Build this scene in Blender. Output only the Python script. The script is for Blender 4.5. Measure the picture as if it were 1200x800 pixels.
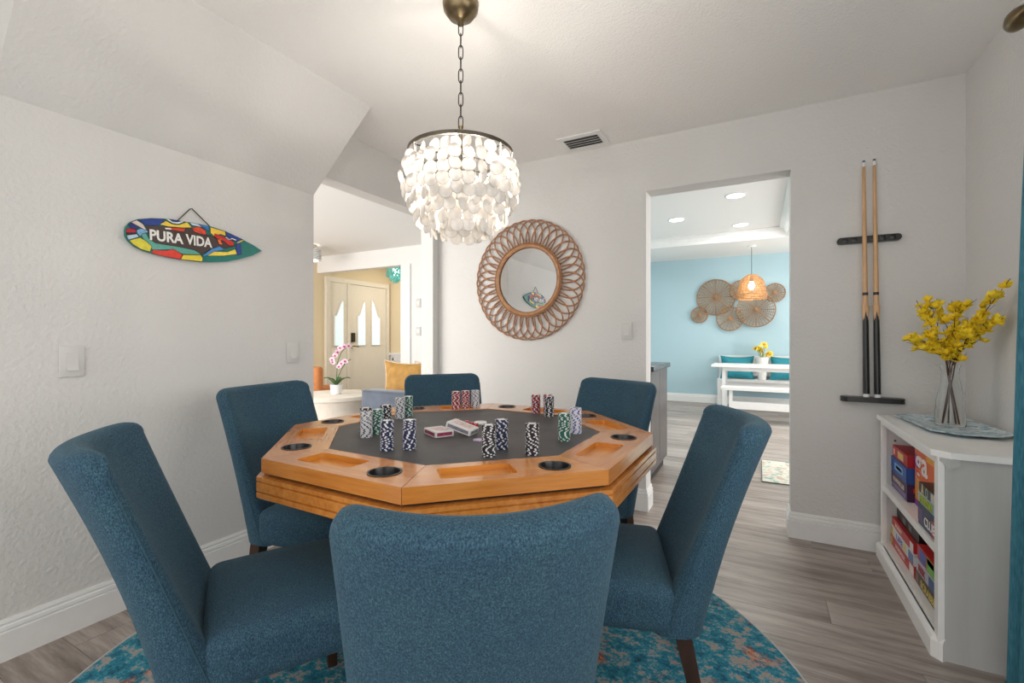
import bpy, bmesh, math, random
from math import sin, cos, pi, radians, sqrt, atan2, hypot
from mathutils import Vector, Matrix
random.seed(7)
for o in list(bpy.data.objects): bpy.data.objects.remove(o, do_unlink=True)
scn = bpy.context.scene
COL = scn.collection

# ------------------------------------------------------------------ camera
FPX, HZ, CAMH, YAW = 538.0, 396.0, 1.12, radians(28.3)
cd = bpy.data.cameras.new('camera'); cam = bpy.data.objects.new('camera', cd); COL.objects.link(cam)
cam.location = (0, 0, CAMH); cam.rotation_euler = (pi/2, 0, YAW)
cd.sensor_fit = 'HORIZONTAL'; cd.sensor_width = 36.0; cd.lens = 36.0*FPX/1200.0
cd.shift_y = -(400.0-HZ)/1200.0
cd.clip_start = 0.02; cd.clip_end = 100
scn.camera = cam

# ------------------------------------------------------------------ world, daylight, exposure
w = bpy.data.worlds.new('sky'); scn.world = w; w.use_nodes = True
bg = w.node_tree.nodes['Background']; bg.inputs['Color'].default_value = (1.0, 0.985, 0.96, 1); bg.inputs['Strength'].default_value = 1.38
scn.view_settings.view_transform = 'Standard'; scn.view_settings.look = 'None'
scn.view_settings.gamma = 1.0; scn.view_settings.use_curve_mapping = False
scn.view_settings.exposure = 0.60

def area_light(name, loc, rot, sx, sy, energy, color=(1, 1, 1)):
    l = bpy.data.lights.new(name, 'AREA'); l.shape = 'RECTANGLE'; l.size = sx; l.size_y = sy; l.energy = energy; l.color = color
    o = bpy.data.objects.new(name, l); COL.objects.link(o); o.location = loc; o.rotation_euler = rot
    return o
def point_light(name, loc, energy, color, r=0.03):
    l = bpy.data.lights.new(name, 'POINT'); l.energy = energy; l.color = color; l.shadow_soft_size = r
    o = bpy.data.objects.new(name, l); COL.objects.link(o); o.location = loc
    return o
# daylight in the side window; unseen fill lamps added in the other rooms
area_light('window_daylight', (1.12, 0.75, 1.45), (0, radians(90), 0), 1.2, 1.9, 6, (1.0, 0.99, 0.97))
area_light('aqua_room_fill', (2.6, 6.0, 1.5), (0, radians(90), 0), 2.2, 3.0, 60, (1.0, 0.98, 0.95))
area_light('living_room_fill', (-4.4, 0.3, 1.5), (radians(90), 0, 0), 2.6, 2.0, 70, (1.0, 0.97, 0.93))
area_light('entry_fill', (-4.9, 6.3, 2.5), (0, 0, 0), 1.2, 0.6, 16, (1.0, 0.96, 0.88))

# ------------------------------------------------------------------ measuring helpers (pixel of the 1200x800 photo -> point on a known plane)
_c, _s = cos(YAW), sin(YAW)
def _ray(px, py):
    x = (px-600)/FPX; z = (HZ-py)/FPX
    return Vector((_c*x - _s, _s*x + _c, z))
def on(px, py, ax, v):
    r = _ray(px, py); c = (0, 0, CAMH); t = (v-c[ax])/r[ax]
    return Vector((r.x*t, r.y*t, CAMH + r.z*t))

# ------------------------------------------------------------------ materials
def lin(c):
    return tuple((x/12.92 if x <= .04045 else ((x+.055)/1.055)**2.4) for x in c)
def hexc(h):
    return lin(tuple(int(h[i:i+2], 16)/255 for i in (0, 2, 4)))
MATS = {}
class NT:
    def __init__(s, name):
        s.m = bpy.data.materials.new(name); s.m.use_nodes = True; s.t = s.m.node_tree; s.b = s.t.nodes['Principled BSDF']; s.out = s.t.nodes['Material Output']
    def n(s, typ, **kw):
        nd = s.t.nodes.new(typ)
        for k, v in kw.items():
            if k in nd.inputs.keys(): nd.inputs[k].default_value = v
            else: setattr(nd, k, v)
        return nd
    def l(s, a, b): s.t.links.new(a, b)
    def coord(s, kind='Object', scale=(1, 1, 1), rot=(0, 0, 0)):
        tc = s.n('ShaderNodeTexCoord'); mp = s.n('ShaderNodeMapping'); mp.inputs['Scale'].default_value = scale; mp.inputs['Rotation'].default_value = rot
        s.l(tc.outputs[kind], mp.inputs['Vector']); return mp.outputs['Vector']
    def noise(s, vec, scale, detail=3, rough=.5):
        nd = s.n('ShaderNodeTexNoise'); nd.inputs['Scale'].default_value = scale; nd.inputs['Detail'].default_value = detail; nd.inputs['Roughness'].default_value = rough
        s.l(vec, nd.inputs['Vector']); return nd
    def ramp(s, fac, stops, interp='LINEAR'):
        r = s.n('ShaderNodeValToRGB'); e = r.color_ramp; e.interpolation = interp
        while len(e.elements) < len(stops): e.elements.new(.5)
        for el, (p, c) in zip(e.elements, stops): el.position = p; el.color = (*c[:3], 1)
        s.l(fac, r.inputs['Fac']); return r.outputs['Color']
    def bump(s, h, strength, dist=.01):
        b = s.n('ShaderNodeBump'); b.inputs['Strength'].default_value = strength; b.inputs['Distance'].default_value = dist
        s.l(h, b.inputs['Height']); s.l(b.outputs['Normal'], s.b.inputs['Normal'])
def mat(name, base, rough=.5, metal=0.0, var=0.0, vscale=20, bump=0.0, bscale=80, stretch=(1, 1, 1), coord='Object', bdist=.01, **kw):
    if name in MATS: return MATS[name]
    k = NT(name); b = k.b
    b.inputs['Roughness'].default_value = rough; b.inputs['Metallic'].default_value = metal
    base = tuple(base[:3])
    b.inputs['Base Color'].default_value = (*base, 1)
    if var or bump:
        v = k.coord(coord, stretch)
        if var:
            n = k.noise(v, vscale, 4)
            lo = tuple(max(0, x*(1-var)) for x in base); hi = tuple(min(1, x*(1+var)) for x in base)
            k.l(k.ramp(n.outputs['Fac'], [(.3, lo), (.7, hi)]), b.inputs['Base Color'])
        if bump:
            n2 = k.noise(v, bscale, 3); k.bump(n2.outputs['Fac'], bump, bdist)
    for key, val in kw.items():
        nm = key.replace('_', ' ').title()
        for cand in b.inputs.keys():
            if cand.lower() == nm.lower(): b.inputs[cand].default_value = val
    MATS[name] = k.m; return k.m
def emit(name, color, strength):
    if name in MATS: return MATS[name]
    k = NT(name); k.b.inputs['Base Color'].default_value = (*color, 1); k.b.inputs['Emission Color'].default_value = (*color, 1); k.b.inputs['Emission Strength'].default_value = strength
    MATS[name] = k.m; return k.m

M_wall = mat('wall_paint', (.665, .653, .632), .75, bump=.6, bscale=60, bdist=.006, coord='Object')
M_ceil = mat('ceiling_paint', (.87, .858, .835), .85, bump=.6, bscale=110, bdist=.006)
M_white = mat('white_trim', (.80, .80, .79), .35, var=.02)
M_whitewall = mat('white_wall_paint', (.80, .79, .775), .7, bump=.1, bscale=50)
M_tan = mat('tan_wall_paint', (.74, .62, .42), .7, bump=.1, bscale=50)
M_aqua = mat('aqua_wall_paint', (.41, .575, .635), .7, bump=.08, bscale=50)
M_legw = mat('dark_walnut', (.042, .017, .009), .32, var=.45, vscale=30, stretch=(1, 1, .1))
M_black = mat('black_plastic', (.008, .008, .009), .28, var=.1)
M_blackw = mat('black_wood', (.010, .009, .009), .35, var=.4, vscale=40)
M_bronze = mat('aged_brass', (.20, .15, .085), .32, metal=1.0, var=.25, vscale=30)
M_darkmetal = mat('dark_bronze_metal', (.06, .055, .045), .4, metal=.9, var=.2)
M_plate = mat('switch_plastic', (.62, .612, .59), .4, var=.01)
M_gap = mat('dark_gap', (.02, .015, .012), .8, var=.1)

def fabric():
    k = NT('blue_tweed_fabric'); v = k.coord('Object', (1, 1, .6)); v2 = k.coord('Object', (1, 1, 1))
    n1 = k.noise(v, 360, 3, .7); n2 = k.noise(v2, 9, 3); n3 = k.noise(v, 700, 1)
    c1 = k.ramp(n1.outputs['Fac'], [(.36, (.007, .032, .058)), (.5, (.021, .071, .110)), (.66, (.060, .140, .185))])
    c2 = k.ramp(n2.outputs['Fac'], [(.3, (.82, .85, .95)), (.7, (1.0, 1.0, .98))])
    mx = k.n('ShaderNodeMix', data_type='RGBA', blend_type='MULTIPLY'); mx.inputs['Factor'].default_value = 1
    k.l(c1, mx.inputs[6]); k.l(c2, mx.inputs[7]); k.l(mx.outputs[2], k.b.inputs['Base Color'])
    k.b.inputs['Roughness'].default_value = .85
    k.b.inputs['Sheen Weight'].default_value = .12; k.b.inputs['Sheen Roughness'].default_value = .4; k.b.inputs['Sheen Tint'].default_value = (.5, .75, .85, 1)
    k.bump(n3.outputs['Fac'], .35, .004)
    return k.m
M_fab = fabric()

def wood(name, a, b2, c, rough, axis=(1, 12, 12), scale=6, coat=.3):
    k = NT(name); v = k.coord('Object', axis)
    n0 = k.noise(v, scale, 4, .6)
    wv = k.n('ShaderNodeTexWave'); wv.inputs['Scale'].default_value = 1.1; wv.inputs['Distortion'].default_value = 6; wv.inputs['Detail'].default_value = 2
    k.l(v, wv.inputs['Vector'])
    mm = k.n('ShaderNodeMath', operation='MULTIPLY_ADD'); mm.inputs[1].default_value = .22
    k.l(wv.outputs['Fac'], mm.inputs[0]); k.l(n0.outputs['Fac'], mm.inputs[2])
    oi = k.n('ShaderNodeObjectInfo'); ma = k.n('ShaderNodeMath', operation='MULTIPLY_ADD'); ma.inputs[1].default_value = .10; 
    k.l(oi.outputs['Random'], ma.inputs[0]); k.l(mm.outputs[0], ma.inputs[2])
    k.l(k.ramp(ma.outputs[0], [(.35, a), (.6, b2), (.85, c)]), k.b.inputs['Base Color'])
    k.b.inputs['Roughness'].default_value = rough; k.b.inputs['Coat Weight'].default_value = coat; k.b.inputs['Coat Roughness'].default_value = .18
    return k.m
M_honey = wood('honey_oak', (.44, .150, .024), (.53, .195, .036), (.61, .25, .055), .22, coat=.5)
M_tray = wood('tray_oak', (.50, .17, .02), (.58, .21, .028), (.64, .26, .04), .25)

def floor_mat():
    k = NT('grey_oak_plank')
    tc = k.n('ShaderNodeTexCoord'); oi = k.n('ShaderNodeObjectInfo')
    cmb = k.n('ShaderNodeVectorMath', operation='MULTIPLY_ADD'); cmb.inputs[1].default_value = (7.3, 3.1, 0)
    cx = k.n('ShaderNodeCombineXYZ'); k.l(oi.outputs['Random'], cx.inputs[0]); k.l(oi.outputs['Random'], cx.inputs[1]); k.l(cx.outputs[0], cmb.inputs[0]); k.l(tc.outputs['Object'], cmb.inputs[2])
    mp = k.n('ShaderNodeMapping'); mp.inputs['Scale'].default_value = (.9, 9, 9); k.l(cmb.outputs[0], mp.inputs['Vector'])
    n1 = k.noise(mp.outputs[0], 2.2, 6, .62); n2 = k.noise(mp.outputs[0], 14, 3, .6)
    a = k.n('ShaderNodeMath', operation='MULTIPLY_ADD'); a.inputs[1].default_value = .3; k.l(n2.outputs['Fac'], a.inputs[0]); k.l(n1.outputs['Fac'], a.inputs[2])
    b = k.n('ShaderNodeMath', operation='MULTIPLY_ADD'); b.inputs[1].default_value = .16; k.l(oi.outputs['Random'], b.inputs[0]); k.l(a.outputs[0], b.inputs[2])
    k.l(k.ramp(b.outputs[0], [(.44, (.135, .106, .088)), (.66, (.27, .226, .198)), (.86, (.42, .365, .33))]), k.b.inputs['Base Color'])
    k.b.inputs['Roughness'].default_value = .38; k.bump(n2.outputs['Fac'], .06, .002)
    return k.m
M_floor = floor_mat()

def rug_mat():
    k = NT('distressed_rug'); v = k.coord('Object', (1, 1, 1)); vs = k.coord('Object', (1, 1.25, 1), (0, 0, .5))
    n1 = k.noise(vs, 13, 8, .80); n2 = k.noise(v, 120, 2, .6); n3 = k.noise(v, 5.0, 5, .7)
    a = k.n('ShaderNodeMath', operation='MULTIPLY_ADD'); a.inputs[1].default_value = .22; k.l(n2.outputs['Fac'], a.inputs[0]); k.l(n1.outputs['Fac'], a.inputs[2])
    c1 = k.ramp(a.outputs[0], [(.44, (.006, .035, .060)), (.52, (.008, .12, .19)), (.60, (.014, .22, .31)), (.655, (.08, .27, .33)), (.672, (.46, .40, .37)), (.705, (.32, .19, .13)), (.74, (.42, .39, .37)), (.79, (.02, .18, .27))])
    c2 = k.ramp(a.outputs[0], [(.46, (.015, .07, .11)), (.56, (.30, .06, .025)), (.62, (.50, .17, .07)), (.69, (.48, .38, .33)), (.77, (.02, .20, .29))])
    f = k.ramp(n3.outputs['Fac'], [(.56, (0, 0, 0)), (.64, (1, 1, 1))])
    mx = k.n('ShaderNodeMix', data_type='RGBA'); k.l(f, mx.inputs['Factor']); k.l(c1, mx.inputs[6]); k.l(c2, mx.inputs[7])
    k.l(mx.outputs[2], k.b.inputs['Base Color']); k.b.inputs['Roughness'].default_value = .95; k.bump(n2.outputs['Fac'], .5, .004)
    return k.m
M_rug = rug_mat()

# ------------------------------------------------------------------ mesh helpers
class MB:
    def __init__(s): s.v = []; s.f = []
    def add(s, vs, fs):
        o = len(s.v); s.v += [tuple(x) for x in vs]; s.f += [tuple(i+o for i in f) for f in fs]; return s
    def box(s, a, b):
        (x0, y0, z0), (x1, y1, z1) = a, b
        return s.add([(x0,y0,z0),(x1,y0,z0),(x1,y1,z0),(x0,y1,z0),(x0,y0,z1),(x1,y0,z1),(x1,y1,z1),(x0,y1,z1)],
                     [(0,3,2,1),(4,5,6,7),(0,1,5,4),(1,2,6,5),(2,3,7,6),(3,0,4,7)])
    def bar(s, p, q, wa, wb, ta=None, tb=None):       # tapered square bar
        p, q = Vector(p), Vector(q); ta = ta or wa; tb = tb or wb
        X = Vector((1, 0, 0)); Y = Vector((0, 1, 0))
        vs = []
        for c, ww, tt in ((p, wa, ta), (q, wb, tb)):
            for sx, sy in ((-1,-1),(1,-1),(1,1),(-1,1)): vs.append(c + X*sx*ww/2 + Y*sy*tt/2)
        return s.add(vs, [(0,3,2,1),(4,5,6,7),(0,1,5,4),(1,2,6,5),(2,3,7,6),(3,0,4,7)])
    def prism(s, poly, ax, a, b):                      # polygon in the plane normal to axis ax, extruded a..b
        def P(u, v, t):
            return {0: (t, u, v), 1: (u, t, v), 2: (u, v, t)}[ax]
        n = len(poly)
        vs = [P(u, v, a) for u, v in poly] + [P(u, v, b) for u, v in poly]
        fs = [tuple(range(n))[::-1], tuple(range(n, 2*n))] + [(i, (i+1) % n, (i+1) % n+n, i+n) for i in range(n)]
        return s.add(vs, fs)
    def tube(s, pts, r, seg=8, closed=False):
        pts = [Vector(p) for p in pts]; n = len(pts)
        rr = r if isinstance(r, (list, tuple)) else [r]*n
        vs = []; prev = None
        for i, p in enumerate(pts):
            if closed: t = pts[(i+1) % n]-pts[i-1]
            else: t = pts[min(i+1, n-1)]-pts[max(i-1, 0)]
            t.normalize()
            if prev is None:
                u = t.orthogonal().normalized()
            else:
                u = (prev - t*prev.dot(t)); u = u.normalized() if u.length > 1e-6 else t.orthogonal().normalized()
            prev = u; w2 = t.cross(u)
            for k in range(seg):
                a = 2*pi*k/seg; vs.append(p + (u*cos(a)+w2*sin(a))*rr[i])
        fs = []
        m = n if closed else n-1
        for i in range(m):
            j = (i+1) % n
            for k in range(seg): fs.append((i*seg+k, i*seg+(k+1) % seg, j*seg+(k+1) % seg, j*seg+k))
        if not closed: fs += [tuple(range(seg))[::-1], tuple((n-1)*seg+k for k in range(seg))]
        return s.add(vs, fs)
    def lathe(s, prof, seg=24, c=(0, 0, 0), cap=True):
        vs = []
        for r, z in prof:
            for k in range(seg): a = 2*pi*k/seg; vs.append((c[0]+r*cos(a), c[1]+r*sin(a), c[2]+z))
        fs = []
        for i in range(len(prof)-1):
            for k in range(seg): fs.append((i*seg+k, i*seg+(k+1) % seg, (i+1)*seg+(k+1) % seg, (i+1)*seg+k))
        if cap: fs += [tuple(range(seg))[::-1], tuple((len(prof)-1)*seg+k for k in range(seg))]
        return s.add(vs, fs)
    def rbox(s, c, half, r, n=3, crown=0, m=4):         # rounded box, optional crowned top
        def axis(h):
            inner = h-r
            e = [r*(1-sin(pi/2*k/n)) for k in range(n)]
            a = [-(inner + r*sin(pi/2*(n-k)/n)) for k in range(n)]
            mid = [-inner + 2*inner*k/m for k in range(m+1)]
            return a + mid + [-x for x in a[::-1]]
        A = [axis(h) for h in half]
        idx = {}; vs = []
        N = len(A[0])
        def vert(i, j, k):
            key = (i, j, k)
            if key in idx: return idx[key]
            p = Vector((A[0][i], A[1][j], A[2][k]))
            q = Vector([max(-(half[t]-r), min(half[t]-r, p[t])) for t in range(3)])
            d = p-q
            # cube-sphere mapping of the offset
            L = max(abs(d.x), abs(d.y), abs(d.z))
            pos = q + (d.normalized()*r if L > 1e-9 else Vector((0, 0, 0)))
            # vertices on a face already lie at the full distance on the face's axis
            if crown and pos.z > 0:
                u = pos.x/half[0]; v = pos.y/half[1]
                pos.z += crown*(1-u*u)*(1-v*v)*(pos.z/half[2])
            idx[key] = len(vs); vs.append(pos+Vector(c)); return idx[key]
        fs = []
        for f in range(3):
            for side in (0, N-1):
                for a in range(N-1):
                    for b in range(N-1):
                        qd = []
                        for (x, y) in ((a, b), (a+1, b), (a+1, b+1), (a, b+1)):
                            t = [0, 0, 0]; t[f] = side; t[(f+1) % 3] = x; t[(f+2) % 3] = y; qd.append(vert(*t))
                        fs.append(tuple(qd) if side else tuple(qd[::-1]))
        return s.add(vs, fs)
    def mesh(s, name, smooth=True, angle=40):
        me = bpy.data.meshes.new(name); me.from_pydata(s.v, [], s.f); me.update()
        if smooth:
            me.polygons.foreach_set('use_smooth', [True]*len(me.polygons)); me.set_sharp_from_angle(angle=radians(angle))
        return me
    def build(s, name, m, parent=None, loc=(0, 0, 0), rot=(0, 0, 0), smooth=True, angle=40):
        return mobj(name, s.mesh(name, smooth, angle), m, parent, loc, rot)
def mobj(name, me, m, parent=None, loc=(0, 0, 0), rot=(0, 0, 0)):
    if m is not None and not me.materials: me.materials.append(m)
    o = bpy.data.objects.new(name, me); COL.objects.link(o); o.parent = parent; o.location = loc; o.rotation_euler = rot
    return o
def fixn(o):
    bm = bmesh.new(); bm.from_mesh(o.data); bmesh.ops.recalc_face_normals(bm, faces=bm.faces); bm.to_mesh(o.data); bm.free(); return o
def tag(o, label, cat, group=None):
    o['label'] = label; o['category'] = cat
    if group: o['group'] = group
    return o
def thing(name, label, cat, loc=(0, 0, 0), rz=0, group=None):
    o = bpy.data.objects.new(name, None); COL.objects.link(o); o.location = loc; o.rotation_euler = (0, 0, rz); o.empty_display_size = .05
    return tag(o, label, cat, group)
def struct(o): o['kind'] = 'structure'; return o
def copy_tree(o, parent=None):
    c = o.copy(); COL.objects.link(c); c.parent = parent
    for ch in list(o.children): copy_tree(ch, c)
    return c
def panel_holes(outer, holes, ztop, zbot):
    """outer: ccw list of (x,y); holes: list of (loop, depth or None for through)"""
    bm = bmesh.new(); loops = [outer]+[h[0] for h in holes]; edges = []; vl = []
    for lp in loops:
        vv = [bm.verts.new((x, y, ztop)) for x, y in lp]; vl.append(vv)
        for i in range(len(vv)): edges.append(bm.edges.new((vv[i], vv[(i+1) % len(vv)])))
    bmesh.ops.triangle_fill(bm, use_beauty=True, edges=edges, normal=(0, 0, 1))
    lo = [bm.verts.new((x, y, zbot)) for x, y in outer]
    n = len(outer)
    for i in range(n): bm.faces.new((vl[0][i], lo[i], lo[(i+1) % n], vl[0][(i+1) % n]))
    bm.faces.new(lo[::-1])
    for vv, (lp, dep) in zip(vl[1:], holes):
        b = [bm.verts.new((x, y, ztop-dep)) for x, y in lp]; m = len(lp)
        for i in range(m): bm.faces.new((vv[i], vv[(i+1) % m], b[(i+1) % m], b[i]))
        bm.faces.new(b)
    bmesh.ops.recalc_face_normals(bm, faces=bm.faces)
    me = bpy.data.meshes.new('panel'); bm.to_mesh(me); bm.free(); return me
def run(profile, path, side=1):
    """sweep (d, z) profile along plan polyline; d offsets to the left (side=1) or right of travel, mitred"""
    mb = MB(); n = len(path); pv = [Vector(p) for p in path]; rings = []
    for i, p in enumerate(pv):
        d0 = (pv[i]-pv[i-1]).normalized() if i > 0 else None; d1 = (pv[i+1]-pv[i]).normalized() if i < n-1 else None
        if d0 is None: d0 = d1
        if d1 is None: d1 = d0
        n0 = Vector((-d0.y, d0.x))*side; n1 = Vector((-d1.y, d1.x))*side
        b = (n0+n1); b = b/(b.length_squared/2) if b.length > 1e-6 else n0
        rings.append([(p.x+b.x*d, p.y+b.y*d, z) for d, z in profile])
    m = len(profile); vs = [q for r in rings for q in r]; fs = []
    for i in range(n-1):
        for k in range(m): fs.append((i*m+k, i*m+(k+1) % m, (i+1)*m+(k+1) % m, (i+1)*m+k))
    fs += [tuple(range(m)), tuple((n-1)*m+k for k in range(m))[::-1]]
    return mb.add(vs, fs)
def text_mesh(s, width=None, height=None, depth=.001, bold=0.0):
    cu = bpy.data.curves.new('t', 'FONT'); cu.body = s; cu.extrude = depth/2; cu.offset = bold; cu.resolution_u = 3
    ob = bpy.data.objects.new('t', cu); COL.objects.link(ob)
    bpy.context.view_layer.update()
    me = bpy.data.meshes.new_from_object(ob.evaluated_get(bpy.context.evaluated_depsgraph_get()))
    bpy.data.objects.remove(ob, do_unlink=True); bpy.data.curves.remove(cu)
    xs = [v.co.x for v in me.vertices]; ys = [v.co.y for v in me.vertices]
    x0, x1, y0, y1 = min(xs), max(xs), min(ys), max(ys)
    sx = width/(x1-x0) if width else 1; sy = height/(y1-y0) if height else sx
    if not width: sx = sy
    for v in me.vertices: v.co.x = (v.co.x-(x0+x1)/2)*sx; v.co.y = (v.co.y-(y0+y1)/2)*sy
    return me

# ================================================================== ROOM SHELL
XL, YB, XR, ZC = -2.315, 3.03, 0.89, 2.415
DX0, DX1, DZ = -0.645, 0.157, 2.072          # doorway in the back wall
# floor slab with planks
slab = MB().box((-7, -1.5, -.1), (3.2, 9, -.003)); fl = struct(slab.build('floor', M_floor, smooth=False))
PWID, PLEN = .183, 1.22
cache = {}
def plank_mesh(L):
    L = round(L, 3)
    if L not in cache:
        cache[L] = MB().box((-L/2+.0008, -PWID/2+.0008, -.012), (L/2-.0008, PWID/2-.0008, 0)).mesh('plank', False)
    return cache[L]
def lay(x0, x1, y0, rows, seed):
    rnd = random.Random(seed)
    for r in range(rows):
        y = y0 + (r+.5)*PWID; x = x0 - rnd.choice([.1, .37, .61, .85, 1.08])
        while x < x1 - .02:
            a, b = max(x, x0), min(x+PLEN, x1)
            if b-a > .03: mobj('plank', plank_mesh(b-a), M_floor, fl, ((a+b)/2, y, 0))
            x += PLEN
lay(-2.33, .9, -.2, 18, 3)
lay(-2.1, .95, -.2+18*PWID, 31, 5)
# walls
wl = MB().box((XL-.12, -1.5, 0), (XL, 1.83, ZC+.05)).box((XL-.12, 1.83, 2.095), (XL, 2.955, ZC+.05)).box((XL-.12, 2.955, 0), (XL, YB+.14, ZC+.05))
struct(wl.build('wall_left', M_wall, smooth=False))
wb = MB().box((XL, YB, 0), (DX0, YB+.14, 2.8)).box((DX1, YB, 0), (XR+.14, YB+.14, 2.8)).box((DX0, YB, DZ), (DX1, YB+.14, 2.8))
struct(wb.build('wall_back', M_wall, smooth=False))
WY0, WY1, WZ0, WZ1 = -.25, 1.72, .8, 2.05
wr = MB().box((XR, WY1, 0), (XR+.14, YB, ZC+.05)).box((XR, -1.5, 0), (XR+.14, WY0, ZC+.05)).box((XR, WY0, 0), (XR+.14, WY1, WZ0)).box((XR, WY0, WZ1), (XR+.14, WY1, ZC+.05))
struct(wr.build('wall_right', M_wall, smooth=False))
win = struct(MB().box((XR+.05, WY0, WZ0), (XR+.09, WY0+.05, WZ1)).box((XR+.05, WY1-.05, WZ0), (XR+.09, WY1, WZ1)).box((XR+.05, WY0, WZ0), (XR+.09, WY1, WZ0+.05)).box((XR+.05, WY0, WZ1-.05), (XR+.09, WY1, WZ1)).box((XR+.05, WY0, 1.4), (XR+.09, WY1, 1.44)).build('window_1', M_white, smooth=False))
ce = MB().box((-6.3, -1.5, ZC), (XL-.12, 5.0, ZC+.1)).box((XL-.12, -1.5, ZC), (XR+.1, YB, ZC+.1))
struct(ce.build('ceiling', M_ceil, smooth=False))
# sloped soffit over the left wall
sv = [(XL, .54, 1.963), (XL, .54, ZC), (-1.915, .54, ZC), (XL, 1.83, 1.963), (XL, 1.89, ZC), (-1.915, 1.89, ZC)]
so = MB().add(sv, [(0, 2, 1), (3, 4, 5), (0, 3, 5, 2), (0, 1, 4, 3), (1, 2, 5, 4)]).build('ceiling_soffit', M_wall, smooth=False)
struct(fixn(so))
# baseboards
BP = [(0, 0), (.016, 0), (.016, .098), (.011, .101), (.011, .105), (.015, .108), (.013, .119), (.008, .122), (.008, .127), (.010, .130), (.006, .142), (0, .142)]
def base(name, path, side=1): return struct(fixn(run(BP, path, side).build(name, M_white, smooth=False)))
base('baseboard_left', [(XL, -1.5), (XL, 1.83), (XL-.12, 1.83)], -1)
base('baseboard_back', [(XL, YB), (DX0, YB), (DX0, YB+.14)], -1)
base('baseboard_right', [(DX1, YB+.14), (DX1, YB), (XR, YB), (XR, -.5)], -1)
# ------- aqua room through the doorway
Y2, Z2, ZT = 8.61, 2.5, 2.63
struct(MB().box((-3.2, Y2, 0), (2.0, Y2+.1, 2.8)).build('wall_aqua', M_aqua, smooth=False))
struct(MB().box((-2.25, YB+.14, 0), (-2.1, Y2, 2.8)).build('wall_aqua_side', M_aqua, smooth=False))
TX, TY0, TY1 = .34, 4.55, 7.27
tr = MB().box((-2.2, YB+.14, Z2), (2.2, TY0, Z2+.3)).box((-2.2, TY1, Z2), (2.2, Y2, Z2+.3)).box((TX, TY0, Z2), (2.2, TY1, Z2+.3)).box((-2.2, TY0, ZT), (TX, TY1, ZT+.1))
struct(tr.build('ceiling_tray', M_whitewall, smooth=False))
CP = [(0, ZT), (.10, ZT), (.10, ZT-.012), (.085, ZT-.022), (.05, ZT-.045), (.022, ZT-.085), (.012, ZT-.1), (.012, ZT-.118), (0, ZT-.118)]
struct(fixn(run(CP, [(TX, TY0), (TX, TY1), (-2.1, TY1)], 1).build('trim_1', M_white, smooth=False)))
base('baseboard_aqua', [(-2.1, Y2), (2.0, Y2)], -1)
# ------- living room and entry through the left opening
YW = 5.0
lw = MB().box((-4.44, YW, 0), (XL-.0, YW+.12, ZC+.05)).box((-6.3, YW, 2.16), (-4.44, YW+.12, 2.75))
struct(lw.build('wall_living', M_whitewall, smooth=False))
struct(MB().box((-4.47, YW-.025, 0), (-4.30, YW+.14, 2.162)).build('trim_2', M_white, smooth=False))
XD, YE = -6.24, 6.62
struct(MB().box((XD-.12, 3.9, 0), (XD, YE+.1, 2.8)).build('wall_entry', M_tan, smooth=False))
struct(MB().box((XD, YE, 0), (-2.4, YE+.1, 2.8)).build('wall_entry_end', M_tan, smooth=False))
struct(MB().box((XD, YW+.12, 2.7), (-2.4, YE, 2.8)).build('ceiling_entry', M_whitewall, smooth=False))
wains = MB().box((XD, YE-.012, 0), (-4.0, YE, .80)).box((XD, YE-.04, .80), (-4.0, YE, .84)).box((XD+.1, YE-.022, .08), (XD+.14, YE, .74)).box((XD+.1, YE-.022, .70), (-4.3, YE, .74))
struct(wains.build('trim_3', M_white, smooth=False))
# front door with sidelight
M_door = mat('cream_door_paint', (.72, .66, .56), .45, var=.02)
M_pane = emit('daylit_frosted_pane', (.60, .72, .74), .42)
dr = struct(MB().box((XD, 5.64, .02), (XD+.035, 6.50, 2.045)).build('door_1', M_door, smooth=False))
fr = MB().box((XD, 5.14, 0), (XD+.05, 5.22, 2.05)).box((XD, 6.505, 0), (XD+.05, 6.58, 2.05)).box((XD, 5.14, 2.0505), (XD+.05, 6.58, 2.13)).box((XD, 5.585, 0), (XD+.05, 5.635, 2.05)).box((XD, 5.2205, 0), (XD+.03, 5.5845, 2.05))
fr.build('door_frame', M_door, dr, smooth=False)
def pane(y0, y1, zb, zl, zr):
    poly = [(y0, zb), (y1, zb), (y1, zr)]
    for k in range(1, 6):
        t = k/6; poly.append((y1+(y0-y1)*t, zr+(zl-zr)*(.5-.5*cos(pi*t)) + .03*sin(2*pi*t)*(1 if zl > zr else -1)*-1))
    poly.append((y0, zl))
    p = MB().prism(poly, 0, XD+.036, XD+.042).build('pane', M_pane, dr, smooth=False); fixn(p)
    t = fixn(MB().tube([(XD+.040, a, b) for a, b in poly], .012, 6, True).build('pane_moulding', M_door, dr)); return p
pane(5.30, 5.50, .99, 1.50, 1.74); pane(5.80, 5.99, .99, 1.52, 1.76); pane(6.13, 6.35, .99, 1.80, 1.50)
MB().box((XD+.035, 5.665, 1.05), (XD+.06, 5.735, 1.21)).build('door_lock', M_darkmetal, dr, smooth=False)
MB().tube([(XD+.04, 5.70, .98), (XD+.09, 5.70, .98), (XD+.09, 5.78, .97)], .011, 8).build('door_handle', M_bronze, dr)

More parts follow.
